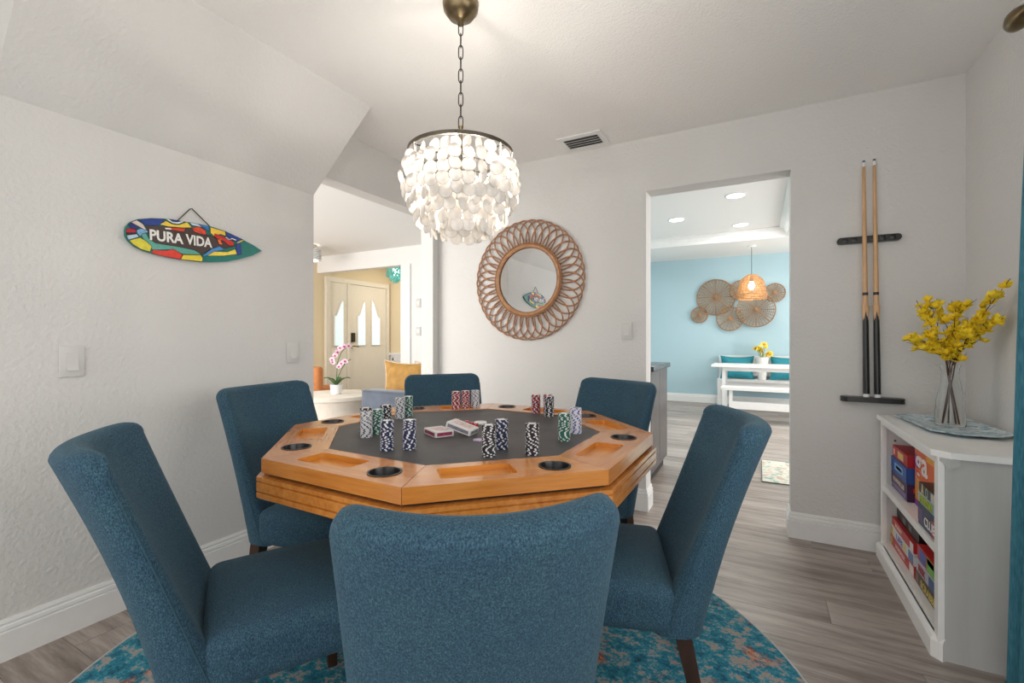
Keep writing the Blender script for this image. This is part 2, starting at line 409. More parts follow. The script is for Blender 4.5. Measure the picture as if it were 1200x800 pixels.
# ================================================================== CEILING VENT, SWITCHES
v = thing('ceiling_vent', 'small white louvred air vent in the ceiling beside the chandelier', 'vent', (-1.02, 2.885, ZC))
MB().box((-.15, -.115, -.006), (-.115, .115, 0)).box((.115, -.115, -.006), (.15, .115, 0)).box((-.115, -.115, -.006), (.115, -.07, 0)).box((-.115, .07, -.006), (.115, .115, 0)).build('frame', M_white, v, smooth=False)
MB().box((-.115, -.07, -.0015), (.115, .07, -.0005)).build('duct_shade_sheet', mat('duct_shade', (.10, .095, .09), .8, var=.1), v, smooth=False)  # flat dark sheet, shade inside the duct put in as colour
for i in range(4):
    MB().add([(-.113, 0, -.002), (.113, 0, -.002), (.113, .022, -.014), (-.113, .022, -.014), (-.113, 0, -.004), (.113, 0, -.004), (.113, .022, -.016), (-.113, .022, -.016)], [(0,1,2,3),(7,6,5,4),(0,4,5,1),(1,5,6,2),(2,6,7,3),(3,7,4,0)]).build('louvre', M_white, v, (0, .069-.034*i, 0), (0, 0, pi), smooth=False)
def switch(c, ax, label, sgn):
    t = thing('light_switch', label, 'light switch', c, {0: pi/2, 1: pi}[ax] if sgn else 0, 'wall light switches')
    MB().rbox((0, .004, 0), (.037, .004, .059), .0035, 2, 0, 1).build('cover_plate', M_plate, t)
    r = MB(); r.add([(-.017,.008,-.034),(.017,.008,-.034),(.017,.008,.034),(-.017,.008,.034),(-.017,.015,-.033),(.017,.015,-.033),(.017,.009,.033),(-.017,.009,.033),(-.017,.010,0),(.017,.010,0)], [(4,5,9,8),(8,9,6,7),(0,1,5,4),(3,7,6,2),(0,4,8,7,3),(1,2,6,9,5)])
    fixn(r.build('rocker', M_plate, t, smooth=False))
    for z in (-.049, .049): MB().lathe([(.003, 0), (.003, .001)], 8).build('screw', M_plate, t, (0, .008, z), (-pi/2, 0, 0))
    return t
switch((XL, .747, 1.03), 0, 'white rocker light switch on left wall below the surfboard sign', 1).rotation_euler.z = -pi/2
switch((XL, 1.69, 1.04), 0, 'white light switch on left wall next to the living room opening', 1).rotation_euler.z = -pi/2
switch((-.77, YB, 1.168), 1, 'white light switch between round mirror and doorway', 1)

# ================================================================== RUG
RC, RR = (-.96, 1.28), 1.195
rg = thing('round_rug', 'round distressed teal and rust rug under the game table', 'rug', (RC[0], RC[1], 0))
MB().lathe([(RR, .0005), (RR, .005), (RR-.004, .006)], 96).build('pile', M_rug, rg)
MB().tube([(RR*cos(2*pi*k/96), RR*sin(2*pi*k/96), .004) for k in range(96)], .0045, 6, True).build('edge_binding', mat('rug_binding', (.52, .52, .52), .9, var=.1, vscale=60), rg)

# ================================================================== GAME TABLE
TCX, TCY, TR, TRI, TA = -1.026, 1.517, .7225, .527, radians(-68.2)
tb = thing('game_table', 'octagonal honey oak poker table with trays and cup holders', 'table', (TCX, TCY, 0), TA)
s8 = 2*TR*sin(pi/8); ap = TR*cos(pi/8); api = TRI*cos(pi/8); ww = ap-api
def rrect(x0, x1, y0, y1, r, n=3):
    pts = []
    for cx, cy, a0 in ((x1-r, y0+r, -90), (x1-r, y1-r, 0), (x0+r, y1-r, 90), (x0+r, y0+r, 180)):
        for k in range(n+1): a = radians(a0+90*k/n); pts.append((cx+r*cos(a), cy+r*sin(a)))
    return pts
g = .0007
k8 = math.tan(pi/8)
outer = [(g, 0), (s8-g, 0), (s8-ww*k8-g, ww), (ww*k8+g, ww)]
cup = (.424, .076, .043)
circ = [(cup[0]+cup[2]*cos(2*pi*k/28), cup[1]+cup[2]*sin(2*pi*k/28)) for k in range(28)]
tray = rrect(.10, .307, .042, .140, .012)
pm = panel_holes(outer, [(tray, .016), (circ, .030)], 0, -.042)
pm.materials.append(M_honey); pm.materials.append(M_tray)
for p in pm.polygons:
    c = p.center
    if c.z < -.0005 and c.z > -.018 and .095 < c.x < .312 and .03 < c.y < .15 and abs(c.z+.042) > .001: p.material_index = 1
cupm = MB().lathe([(.0465, .0), (.0465, .0025), (.0415, .0025), (.0400, -.002), (.0385, -.026), (.0375, -.028), (.0005, -.0285)], 28, cap=False).mesh('cup_holder')
apr = [(.012, .708), (.012, .697), (.006, .6955), (.006, .693), (.012, .6915), (.012, .667), (.006, .6655), (.006, .663), (.012, .6615), (.012, .647), (.004, .641), (-.07, .641), (-.07, .708)]
for k in range(8):
    a = k*pi/4; b = a+pi/4
    d = atan2(sin(b)-sin(a), cos(b)-cos(a))
    mobj('rim_panel', pm, None, tb, (TR*cos(a), TR*sin(a), .76), (0, 0, d))
    mobj('cup_holder', cupm, M_black, tb, (TR*cos(a)+cup[0]*cos(d)-cup[1]*sin(d), TR*sin(a)+cup[0]*sin(d)+cup[1]*cos(d), .76), (0, 0, d))
    vs = [((TR+o/cos(pi/8))*cos(t), (TR+o/cos(pi/8))*sin(t), z) for t in (a+.0008, b-.0008) for o, z in apr]; n = len(apr)
    mb = MB().add(vs, [(i, (i+1) % n, (i+1) % n+n, i+n) for i in range(n)]+[tuple(range(n)), tuple(range(n, 2*n))[::-1]])
    fixn(mb.build('apron_board', M_honey, tb, smooth=False))
def octo(r): return [(r*cos(k*pi/4), r*sin(k*pi/4)) for k in range(8)]
M_felt = mat('charcoal_leather', (.055, .053, .055), .5, var=.25, vscale=9, bump=.1, bscale=400)
MB().prism(octo(TRI-.001), 2, .735, .7575).build('playing_surface', M_felt, tb, smooth=False)
MB().prism(octo(TR-.02), 2, .705, .7175).build('gap_shade_filler', M_gap, tb, smooth=False)  # near-black filler, shade of the gap under the rim painted in
MB().prism(octo(TR-.07), 2, .655, .70).build('under_board', M_honey, tb, smooth=False)
MB().lathe([(.20, .0), (.20, .03), (.13, .06), (.115, .12), (.115, .50), (.15, .56), (.22, .60), (.22, .655)][1:], 8, (0, 0, 0)).build('pedestal', M_honey, tb, smooth=False)
for k in range(4):
    a = k*pi/2 + radians(22.5+68.2-22)
    prof = [(.08, .03), (.08, .17), (.2, .15), (.34, .085), (.42, .085), (.46, .06), (.46, .03), (.44, .006), (.38, .006), (.35, .03)]
    f = MB().prism(prof, 1, -.045, .045).build('foot', M_honey, tb, (0, 0, 0), (0, 0, a), smooth=False); fixn(f)

# ================================================================== CHAIRS
def make_back():
    W0, W1, zb, zt = .226, .235, .288, .882
    rings = []; NU = 24
    def yr(t): return -.228 - .145*t + .012*sin(pi*t)      # rear edge at the sides
    def yf(t): return -.075 - .215*t**.92                    # front edge at the sides
    cap = 5; NV = 16
    T = [(k/NV, 0) for k in range(NV+1)] + [(1, j/cap) for j in range(1, cap+1)]
    for t, ph in T:
        ring = []
        W = W0+(W1-W0)*t
        for sgn, us in ((1, [-1+2*i/NU for i in range(NU+1)]), (-1, [1-2*i/NU for i in range(1, NU)])):
            for u in us:
                uu = sin(u*pi/2*.96)/sin(pi/2*.96)
                e = (1-abs(uu)**10)**.5
                H = (yf(t)-yr(t))/2; ym = (yf(t)+yr(t))/2
                H *= (.42+.58*min(1, 1-.0))*1.0
                Hc = H*max(.0, e)
                dep = .080*(1-uu*uu)*(.25+.75*t)
                # front face of the back is dished more than the rear
                y = ym - dep + sgn*Hc
                if sgn > 0: y -= .018*(1-uu**4)*(1-t*.6)
                rc = .06; a = max(0, (abs(uu)-.80)/.20)
                ztop = zt - rc*.55*(1-sqrt(max(0, 1-a*a))) - .008*(1-uu*uu)
                zz = zb + (ztop-.03-zb)*t
                x = uu*W
                if ph:
                    an = ph*pi/2
                    y = ym-dep + (y-(ym-dep))*cos(an)*1.0
                    zz = zz + .03*sin(an)
                    x = uu*(W - .012*(1-cos(an)))
                ring.append((x, y, zz))
        rings.append(ring)
    m = len(rings[0]); vs = [p for r in rings for p in r]; fs = []
    for i in range(len(rings)-1):
        for k in range(m): fs.append((i*m+k, i*m+(k+1) % m, (i+1)*m+(k+1) % m, (i+1)*m+k))
    fs.append(tuple(range(m))[::-1])
    seams = []
    for s in (-1, 1):
        pts = []
        for k in range(15):
            t = .02+.96*k/14
            H = (yf(t)-yr(t))/2
            uu = .988; e = (1-uu**10)**.5
            pts.append((s*(W0+(W1-W0)*t)*uu, (yf(t)+yr(t))/2 - .08*(1-uu*uu)*(.25+.75*t) + H*e*.96, zb+(zt-.05-zb)*t))
        seams.append(pts)
    return MB().add(vs, fs), seams
M_seam = mat('blue_seam_thread', (.022, .07, .10), .8, var=.2, vscale=200)
def make_chair():
    t = thing('dining_chair', 'x', 'chair')
    b, seams = make_back()
    bo = fixn(b.build('backrest', M_fab, t, angle=70))
    for s in seams: MB().tube(s, .0022, 6).build('seam', M_seam, bo)
    st = MB().rbox((0, .040, .356), (.229, .200, .068), .035, 4, .030, 6)
    fixn(st.build('seat', M_fab, t, angle=70))
    for sx in (-1, 1):
        MB().bar((sx*.185, .195, .0), (sx*.195, .195, .30), .028, .044).build('leg', M_legw, t, smooth=False)
        MB().bar((sx*.185, -.240, .0), (sx*.19, -.175, .30), .030, .046).build('leg', M_legw, t, smooth=False)
    return t
chair0 = make_chair()
BACKTOP = -.37
chairs = [((-1.408, .508), 60, 1.0, 'blue tweed chair at far left front with its side seam toward the viewer'),
          ((-2.0, 1.305), 10, 1.03, 'blue tweed chair beside the left wall under the light switch'),
          ((-1.775, 2.355), -42, 1.01, 'blue tweed chair behind the table in front of the living room opening'),
          ((-.645, 2.397), -114, 1.02, 'blue tweed chair at the back right beside the dark cabinet'),
          ((-.062, 1.60), -163, 1.0, 'blue tweed chair on the right with its side turned to the viewer'),
          ((-.372, .593), 126, .982, 'blue tweed chair nearest the viewer seen from behind')]
for i, (mid, ang, sc, lab) in enumerate(chairs):
    c = chair0 if i == 0 else copy_tree(chair0)
    a = radians(ang)
    c.location = (mid[0]-BACKTOP*sc*cos(a), mid[1]-BACKTOP*sc*sin(a), .006); c.rotation_euler = (0, 0, a-pi/2); c.scale = (sc, sc, sc)
    tag(c, lab, 'chair', 'blue chairs around the game table')

# ================================================================== CHIP STACKS
def chip_mat(name, base, spot):
    k = NT(name); tc = k.n('ShaderNodeTexCoord'); sp = k.n('ShaderNodeSeparateXYZ'); k.l(tc.outputs['Object'], sp.inputs[0])
    at = k.n('ShaderNodeMath', operation='ARCTAN2'); k.l(sp.outputs[1], at.inputs[0]); k.l(sp.outputs[0], at.inputs[1])
    mu = k.n('ShaderNodeMath', operation='MULTIPLY'); mu.inputs[1].default_value = 6/(2*pi); k.l(at.outputs[0], mu.inputs[0])
    fr = k.n('ShaderNodeMath', operation='FRACT'); k.l(mu.outputs[0], fr.inputs[0])
    lt = k.n('ShaderNodeMath', operation='LESS_THAN'); lt.inputs[1].default_value = .28; k.l(fr.outputs[0], lt.inputs[0])
    r2 = k.n('ShaderNodeVectorMath', operation='LENGTH'); k.l(tc.outputs['Object'], r2.inputs[0])
    gt = k.n('ShaderNodeMath', operation='GREATER_THAN'); gt.inputs[1].default_value = .0165; k.l(r2.outputs['Value'], gt.inputs[0])
    m2 = k.n('ShaderNodeMath', operation='MULTIPLY'); k.l(lt.outputs[0], m2.inputs[0]); k.l(gt.outputs[0], m2.inputs[1])
    inner = k.n('ShaderNodeMath', operation='LESS_THAN'); inner.inputs[1].default_value = .0135; k.l(r2.outputs['Value'], inner.inputs[0])
    mx2 = k.n('ShaderNodeMath', operation='MAXIMUM'); k.l(m2.outputs[0], mx2.inputs[0]); k.l(inner.outputs[0], mx2.inputs[1])
    mx = k.n('ShaderNodeMix', data_type='RGBA'); k.l(mx2.outputs[0], mx.inputs['Factor']); mx.inputs[6].default_value = (*base, 1); mx.inputs[7].default_value = (*spot, 1)
    k.l(mx.outputs[2], k.b.inputs['Base Color']); k.b.inputs['Roughness'].default_value = .35
    return k.m
CW = (.78, .78, .80)
CM = {'w': chip_mat('chip_white', (.66, .66, .68), (.02, .025, .06)), 'k': chip_mat('chip_black', (.012, .012, .018), CW), 'g': chip_mat('chip_green', (.012, .13, .09), CW),
      'n': chip_mat('chip_navy', (.012, .022, .075), CW), 'r': chip_mat('chip_red', (.27, .015, .025), CW), 'b': chip_mat('chip_pale_blue', (.70, .71, .78), (.03, .05, .26))}
CHR, CHH = .0218, .0037
chm = {}
for key, m in CM.items():
    me = MB().lathe([(CHR-.0006, 0), (CHR, .0005), (CHR, CHH-.0006), (CHR-.0006, CHH-.0001)], 20).mesh('poker_chip'); me.materials.append(m); chm[key] = me
stacks = [('w', -1.269, 1.230, 25, 'white poker chip stack with dark spots at the left front of the surface'),
          ('k', -1.345, 1.300, 25, 'black poker chip stack half hidden behind the left white stack'),
          ('g', -1.277, 1.294, 25, 'green poker chip stack right behind the left white stack'),
          ('k', -1.328, 1.392, 25, 'black poker chip stack half hidden behind the left green stack'),
          ('n', -1.063, 1.120, 26, 'left of the two navy poker chip stacks nearest the front rim, left of the cards'),
          ('n', -1.007, 1.163, 26, 'right of the two navy poker chip stacks in front of the card boxes'),
          ('w', -1.432, 1.590, 25, 'tall white poker chip stack in front of the green stack at back left'),
          ('g', -1.437, 1.650, 25, 'green poker chip stack behind the white stack at back left'),
          ('r', -1.373, 1.943, 24, 'left red poker chip stack in the row of three by the back chair'),
          ('r', -1.346, 1.991, 24, 'middle red poker chip stack in the row of three by the back chair'),
          ('w', -1.312, 2.030, 24, 'white poker chip stack ending the row of three by the back chair'),
          ('r', -.953, 2.015, 24, 'red poker chip stack at the back right, left of the navy stack'),
          ('r', -.906, 2.050, 24, 'red poker chip stack mostly hidden behind the navy stack at back right'),
          ('k', -.857, 1.956, 25, 'dark poker chip stack in front of a red one at the back right'),
          ('g', -.609, 1.521, 26, 'green poker chip stack near the right rim'),
          ('b', -.617, 1.660, 26, 'white poker chip stack with blue spots near the right rim'),
          ('k', -.733, 1.211, 26, 'black poker chip stack in front of the blue one, right of the cards'),
          ('n', -.745, 1.311, 26, 'blue poker chip stack behind the black one, right of the cards'),
          ('k', -.625, 1.293, 26, 'black poker chip stack standing alone near the front right corner of the surface')]
ZS = .7576
for key, x, y, n, lab in stacks:
    t = thing('chip_stack', lab, 'chip stack', (x, y, ZS), 0, 'poker chip stacks on the table')
    for i in range(n):
        mobj('poker_chip', chm[key], None, t, (random.uniform(-.0005, .0005), random.uniform(-.0005, .0005), i*CHH), (0, 0, random.uniform(0, 6.28)))
# cards, dice, loose chips
def card_box(loc, rz, tilt, body, side, lab):
    t = thing('card_box', lab, 'card deck', loc, rz, 'card boxes on the table'); t.rotation_euler = (0, tilt, rz)
    MB().rbox((0, 0, .011), (.052, .037, .011), .0015, 2, 0, 1).build('carton', body, t)
    MB().box((-.044, -.0376, .005), (.044, -.0368, .017)).build('side_print', side, t, smooth=False)
    MB().box((.0516, -.03, .005), (.0524, .03, .017)).build('end_print', side, t, smooth=False)
    MB().box((-.0524, -.03, .005), (-.0516, .03, .017)).build('end_print', side, t, smooth=False)
    MB().box((-.036, -.024, .0218), (.036, .024, .0224)).build('face_print', mat('card_face_print', (.66, .52, .50), .5, var=.25, vscale=60), t, smooth=False)
M_card = mat('card_carton', (.72, .70, .68), .4, var=.02)
card_box((-1.060, 1.388, ZS), radians(-28), 0, M_card, mat('card_red_print', (.30, .03, .08), .4, var=.5, vscale=160), 'red and white playing card box lying flat on the dark surface')
card_box((-.992, 1.440, ZS+.0150), radians(8), radians(16), M_card, mat('card_grey_print', (.20, .19, .24), .4, var=.6, vscale=160), 'grey and white playing card box propped at a slant on the red one')
M_die = mat('red_clear_dice', (.45, .008, .01), .12, var=.1, coat_weight=.6)
dice_labs = ['red die behind the slanted card box, leftmost', 'red die behind the slanted card box, second from the left', 'red die behind the slanted card box, third from the left', 'red die behind the slanted card box, rightmost and nearest the white disc']
for (px, py), lab in zip([(537, 495.5), (547, 497.5), (552.5, 499), (557.5, 500.5)], dice_labs):
    p = on(px, py, 2, ZS)
    t = thing('die', lab, 'die', (p.x, p.y, ZS), random.uniform(0, 1.5), 'red dice by the cards')
    MB().rbox((0, 0, .0085), (.0085, .0085, .0085), .0018, 2, 0, 1).build('cube_body', M_die, t)
    for q in ((0, -.0086, .0085), (.004, -.0086, .0125), (-.004, -.0086, .0045), (.004, .0, .0171), (-.004, 0, .0171)):
        MB().rbox(q, (.0013, .0013, .0013), .001, 1, 0, 1).build('pip', M_white, t)
p = on(560, 497, 2, ZS); dt = thing('dealer_button', 'white round dealer disc behind the red dice', 'disc', (p.x, p.y+.02, ZS))
MB().lathe([(.026, 0), (.027, .002), (.027, .006), (.025, .008)], 28).build('disc_body', M_white, dt)
MB().lathe([(.018, .008), (.018, .0086)], 24).build('raised_ring', mat('pale_grey_print', (.6, .6, .62), .4, var=.05), dt)
p = on(561.5, 516, 2, ZS); lc = thing('poker_chip_loose', 'single lilac poker chip lying flat beside the black stack', 'poker chip', (p.x, p.y, ZS))
MB().lathe([(CHR-.0006, 0), (CHR, .0005), (CHR, CHH-.0006), (CHR-.0006, CHH)], 24).build('chip_body', chip_mat('chip_lilac', (.38, .26, .46), (.55, .45, .62)), lc)

# ================================================================== CHANDELIER
CHX, CHY = -1.016, 1.469
ch = thing('shell_chandelier', 'tiered capiz shell chandelier on a bronze chain above the table', 'chandelier', (CHX, CHY, 0))
MB().lathe([(.068, ZC), (.070, ZC-.006), (.066, ZC-.03), (.048, ZC-.055), (.020, ZC-.066), (.012, ZC-.075), (.012, ZC-.085)][::-1], 32).build('canopy', M_bronze, ch)
link = MB().tube([(.0085*cos(a)*(1 if abs(sin(a)) < .99 else 1), 0, .0185*sin(a)+(.009 if sin(a) > 0.01 else (-.009 if sin(a) < -.01 else 0))) for a in [2*pi*k/16 for k in range(16)]], .0021, 6, True).mesh('chain_link')
zl = ZC-.10; i = 0
while zl > 1.93:
    mobj('chain_link', link, M_darkmetal, ch, (0, 0, zl), (0, 0, .5+(pi/2)*(i % 2))); zl -= .0455; i += 1
ZRG = 1.828; RRG = .203
MB().lathe([(.006, ZRG-.02), (.006, zl+.03), (.009, zl+.034)], 12).build('stem', M_bronze, ch)
ring = MB().lathe([(RRG, ZRG-.007), (RRG, ZRG+.007), (RRG-.004, ZRG+.007), (RRG-.004, ZRG-.007), (RRG, ZRG-.007)], 64, cap=False)
fixn(ring.build('top_ring', mat('brushed_bronze', (.17, .15, .12), .35, metal=1.0, var=.2), ch))
for k in range(3):
    a = k*pi/3; MB().tube([(RRG*cos(a), RRG*sin(a), ZRG), (-RRG*cos(a), -RRG*sin(a), ZRG)], .003, 6).build('ring_spoke', M_darkmetal, ch)
for r, z in ((.168, 1.775), (.115, 1.73), (.06, 1.69)):
    MB().tube([(r*cos(2*pi*k/32), r*sin(2*pi*k/32), z) for k in range(32)], .0022, 6, True).build('inner_ring', M_darkmetal, ch)
MB().lathe([(.022, 1.66), (.022, 1.75), (.008, 1.77), (.008, ZRG)], 12).build('lamp_cluster', M_darkmetal, ch)
def shell_mat():
    k = NT('capiz_shell'); v = k.coord('Object', (1, 1, 1)); oi = k.n('ShaderNodeObjectInfo')
    n = k.noise(v, 40, 3); col = k.ramp(n.outputs['Fac'], [(.3, (.74, .70, .655)), (.7, (.86, .845, .82))])
    ln = k.n('ShaderNodeVectorMath', operation='LENGTH'); tcc = k.n('ShaderNodeTexCoord'); k.l(tcc.outputs['Object'], ln.inputs[0])
    mr = k.n('ShaderNodeMapRange'); mr.inputs['From Min'].default_value = .0215; mr.inputs['From Max'].default_value = .0245; k.l(ln.outputs['Value'], mr.inputs['Value'])
    rim = k.n('ShaderNodeMix', data_type='RGBA'); k.l(mr.outputs[0], rim.inputs['Factor']); k.l(col, rim.inputs[6]); rim.inputs[7].default_value = (.60, .56, .52, 1); col = rim.outputs[2]
    k.l(col, k.b.inputs['Base Color']); k.b.inputs['Roughness'].default_value = .28
    tr = k.n('ShaderNodeBsdfTranslucent'); k.l(col, tr.inputs['Color'])
    mx = k.n('ShaderNodeMixShader'); mx.inputs['Fac'].default_value = .38
    k.l(k.b.outputs[0], mx.inputs[1]); k.l(tr.outputs[0], mx.inputs[2]); k.l(mx.outputs[0], k.out.inputs['Surface'])
    return k.m
M_shell = shell_mat()
def shell_mesh(r):
    prof = [(0.0005, .0008), (r*.6, .0006), (r, -.0012), (r+.0004, -.0020), (r, -.0026), (r*.6, -.0012), (.0005, -.0010)]
    return fixn(MB().lathe(prof, 20, cap=False).build('shell_disc', M_shell))
tmp = shell_mesh(.0245); sme = tmp.data; bpy.data.objects.remove(tmp)
M_string = mat('clear_string', (.6, .6, .6), .3, var=.02)
def strands(r, n, z0, zs, jit, phase):
    L = z0-zs[-1]; sm = MB().tube([(0, 0, 0), (0, 0, -L)], .0006, 4).mesh('string')
    for k in range(n):
        a = 2*pi*(k+phase)/n
        mobj('string', sm, M_string, ch, (r*cos(a), r*sin(a), z0))
        for j, z in enumerate(zs):
            aa = a + random.uniform(-.03, .03); rr = r + random.uniform(-.006, .012) + jit*sin(pi*j/max(1, len(zs)-1))
            o = mobj('shell_disc', sme, None, ch, (rr*cos(aa), rr*sin(aa), z+random.uniform(-.008, .008)))
            o.rotation_euler = (Matrix.Rotation(aa+random.gauss(0, .38), 3, 'Z') @ Matrix.Rotation(pi/2+random.gauss(0, .10), 3, 'Y')).to_euler()
strands(RRG-.004, 30, ZRG-.01, [1.792, 1.752, 1.712, 1.672, 1.634], .020, 0)
strands(.172, 24, 1.775, [1.66, 1.62, 1.585], .0, .5)
strands(.125, 16, 1.73, [1.60, 1.565, 1.535], .0, .2)
strands(.065, 8, 1.69, [1.55, 1.518], .0, .1)
bulb = emit('warm_bulb_glass', (1.0, .93, .82), 5)
for k in range(3):
    a = k*2*pi/3+.4
    MB().lathe([(.008, -.03), (.010, -.02), (.016, 0), (.014, .02), (.004, .032)], 12, (.05*cos(a), .05*sin(a), 1.72)).build('bulb', bulb, ch)
    point_light('chandelier_glow', (CHX+.055*cos(a), CHY+.055*sin(a), 1.775), 2.8, (1.0, .94, .86), .012)

# ================================================================== RATTAN MIRROR
mc = (-1.495, YB, 1.545)
mi = thing('rattan_mirror', 'round mirror in a looped rattan frame on the back wall', 'mirror', mc)
mi.rotation_euler = (pi/2, 0, 0)      # local z points out of the wall
M_rat = mat('rattan_cane', (.33, .15, .065), .5, var=.35, vscale=40)
mir = NT('mirror_glass'); mir.b.inputs['Base Color'].default_value = (.86, .88, .89, 1); mir.b.inputs['Metallic'].default_value = 1; mir.b.inputs['Roughness'].default_value = .015
MB().lathe([(.243, .006), (.243, .012)], 64).build('glass', mir.m, mi)
MB().lathe([(.238, .004), (.238, .020), (.246, .026), (.258, .026), (.266, .018), (.266, .004), (.238, .004)], 64, cap=False).build('ring_frame', mat('light_rattan_band', (.40, .20, .085), .5, var=.25, vscale=30), mi)
for r in (.270, .238): MB().tube([(r*cos(2*pi*k/64), r*sin(2*pi*k/64), .021) for k in range(64)], .0045, 6, True).build('ring_cord', M_rat, mi)
NL = 38; dl = 2*pi/NL
lp = []
for k in range(25):
    u = k/24*pi; th_ = -cos(u)*dl*1.75; r = .258+.180*sin(u)**.85
    # the loop is widest towards its outer end
    lp.append((r*cos(th_), r*sin(th_), .010+.006*(k/24)))
loop_me = MB().tube(lp, .0054, 6).mesh('rattan_loop')
for k in range(NL): mobj('rattan_loop', loop_me, M_rat, mi, (0, 0, 0), (0, 0, k*dl))
MB().tube([(.0, .262, .018), (.0, .285, .022), (.006, .295, .02), (0, .30, .012)], .002, 6).build('hanging_hook', M_darkmetal, mi)

# ================================================================== SURFBOARD SIGN
def sp(x, y):
    p = on(130+x*190/1200, 230+y*190/1200, 0, XL+.02); return (p.y, p.z)
sg = thing('surfboard_sign', 'painted wooden surfboard sign reading PURA VIDA on the left wall', 'sign', (0, 0, 0))
outl = [(108,250),(115,220),(145,190),(200,168),(300,161),(400,165),(490,177),(560,189),(640,203),(740,222),(850,258),(960,312),(1050,358),(1118,403),(1050,437),(960,463),(860,482),(760,487),(670,484),(570,472),(450,450),(330,425),(250,405),(180,370),(130,325),(110,290)]
ctr = sp(560, 320); sg.location = (XL, ctr[0], ctr[1])
def loc2(pts): return [(sp(*q)[0]-ctr[0], sp(*q)[1]-ctr[1]) for q in pts]
def paint(h, rough=.35): return mat('paint_'+h, hexc(h), rough, var=.12, vscale=60)
board = MB().prism(loc2(outl), 0, .004, .020).build('board', paint('12756b'), sg, smooth=False); fixn(board)
pat = [('8fb8ae' if 0 else '5aa697', [(215,270),(250,258),(280,310),(330,345),(410,358),(520,376),(620,398),(672,432),(530,428),(460,392),(310,396),(250,335)]),
 ('1f3f8f', [(195,171),(300,164),(400,168),(385,195),(350,215),(300,216),(262,217),(230,192)]),
 ('d9c9c0', [(148,192),(190,176),(235,203),(264,248),(255,252),(212,226)]),
 ('1c2f74', [(124,210),(147,194),(211,228),(186,246),(150,237)]),
 ('c01c30', [(112,240),(150,237),(186,246),(182,267),(111,268)]),
 ('3a1518', [(111,269),(181,268),(186,279),(116,286)]),
 ('b5cfe2', [(115,288),(190,279),(206,300),(130,322)]),
 ('7fb0dc', [(188,250),(220,238),(272,255),(270,268),(232,276),(216,296),(196,276)]),
 ('d8cc3a', [(134,325),(215,305),(262,332),(302,372),(288,410),(222,392),(165,357)]),
 ('4a3a35', [(250,214),(330,220),(395,223),(590,233),(700,283),(737,288),(800,328),(900,330),(918,366),(850,386),(770,372),(670,428),(620,398),(520,376),(410,358),(330,343),(282,308),(275,268),(268,240)]),
 ('f0cf4c', [(362,208),(405,180),(450,205),(500,211),(562,190),(597,230),(540,236),(430,226)]),
 ('dfe8ee', [(403,167),(430,185),(455,200),(500,205),(545,187),(520,183),(490,190),(455,186),(425,167)]),
 ('1f3f8f', [(428,168),(490,178),(518,184),(490,189),(457,185)]),
 ('d9472a', [(393,228),(440,230),(547,238),(540,263),(470,252),(400,246)]),
 ('f2e5e0', [(396,231),(440,232),(452,248),(402,245)]),
 ('e24a2a', [(595,233),(650,224),(697,253),(706,288),(660,277),(618,263)]),
 ('c5d9e6', [(575,192),(640,204),(705,236),(650,224),(600,215)]),
 ('3d7fc4', [(640,204),(722,220),(727,256),(690,240)]),
 ('f2c94a', [(735,228),(842,260),(848,292),(805,280),(768,302),(733,270)]),
 ('d42a22', [(765,276),(830,298),(908,340),(906,367),(870,364),(832,330),(800,322),(762,300)]),
 ('1f3f8f', [(850,262),(974,320),(932,338),(892,322),(850,290)]),
 ('e86a2c', [(785,318),(822,308),(812,335),(828,358),(798,356)]),
 ('e8e4ec', [(840,305),(852,298),(872,315),(895,308),(926,320),(922,330),(895,318),(868,326)]),
 ('e5d15a', [(930,338),(975,320),(982,328),(936,350)]),
 ('1d3f96', [(925,350),(957,345),(962,432),(936,436),(925,400)]),
 ('f0d84e', [(705,440),(760,408),(860,412),(917,390),(930,428),(830,440)]),
 ('4a8fd0', [(672,442),(740,390),(800,370),(838,395),(762,408),(707,440)]),
 ('d8301c', [(298,420),(312,394),(400,402),(460,390),(527,432),(512,466),(400,446)]),
 ('e6cf3f', [(515,466),(532,432),(660,434),(676,456),(672,484),(580,474)])]
for i, (hx, poly) in enumerate(pat):
    fixn(MB().prism(loc2(poly), 0, .0195, .0203+.00012*i).build('painted_patch', paint(hx), sg, smooth=False))
    q = loc2(poly); MB().tube([(.0204+.00012*i, a, b) for a, b in q], .0011, 4, True).build('outline_stroke', paint('1c1d22'), sg)
a0, a1 = Vector(loc2([(290, 285)])[0]), Vector(loc2([(735, 350)])[0])
M_let = paint('eceae6')
for word, xa, ya, xb, yb in (('PURA', 283, 283, 532, 318), ('VIDA', 550, 317, 745, 346)):
    pa, pb = Vector(loc2([(xa, ya)])[0]), Vector(loc2([(xb, yb)])[0]); mid = (pa+pb)/2
    hh = (Vector(loc2([(500, 285)])[0])-Vector(loc2([(500, 362)])[0])).length
    me = text_mesh(word, (pb-pa).length, hh, .0012, .03)
    o = mobj('lettering', me, M_let, sg, (.0246, mid.x, mid.y))
    ang = atan2(pb.y-pa.y, pb.x-pa.x)
    # text x -> world +y, text y -> world +z
    B = Matrix(((0, 0, 1), (1, 0, 0), (0, 1, 0))); o.rotation_euler = (Matrix.Rotation(ang, 3, 'X') @ B).to_euler()
hg = loc2([(498, 180), (598, 90), (612, 88), (738, 220)])
MB().tube([(.012, *hg[0]), (.006, *hg[1]), (.006, *hg[2]), (.012, *hg[3])], .0024, 6).build('hanging_cord', M_darkmetal, sg)

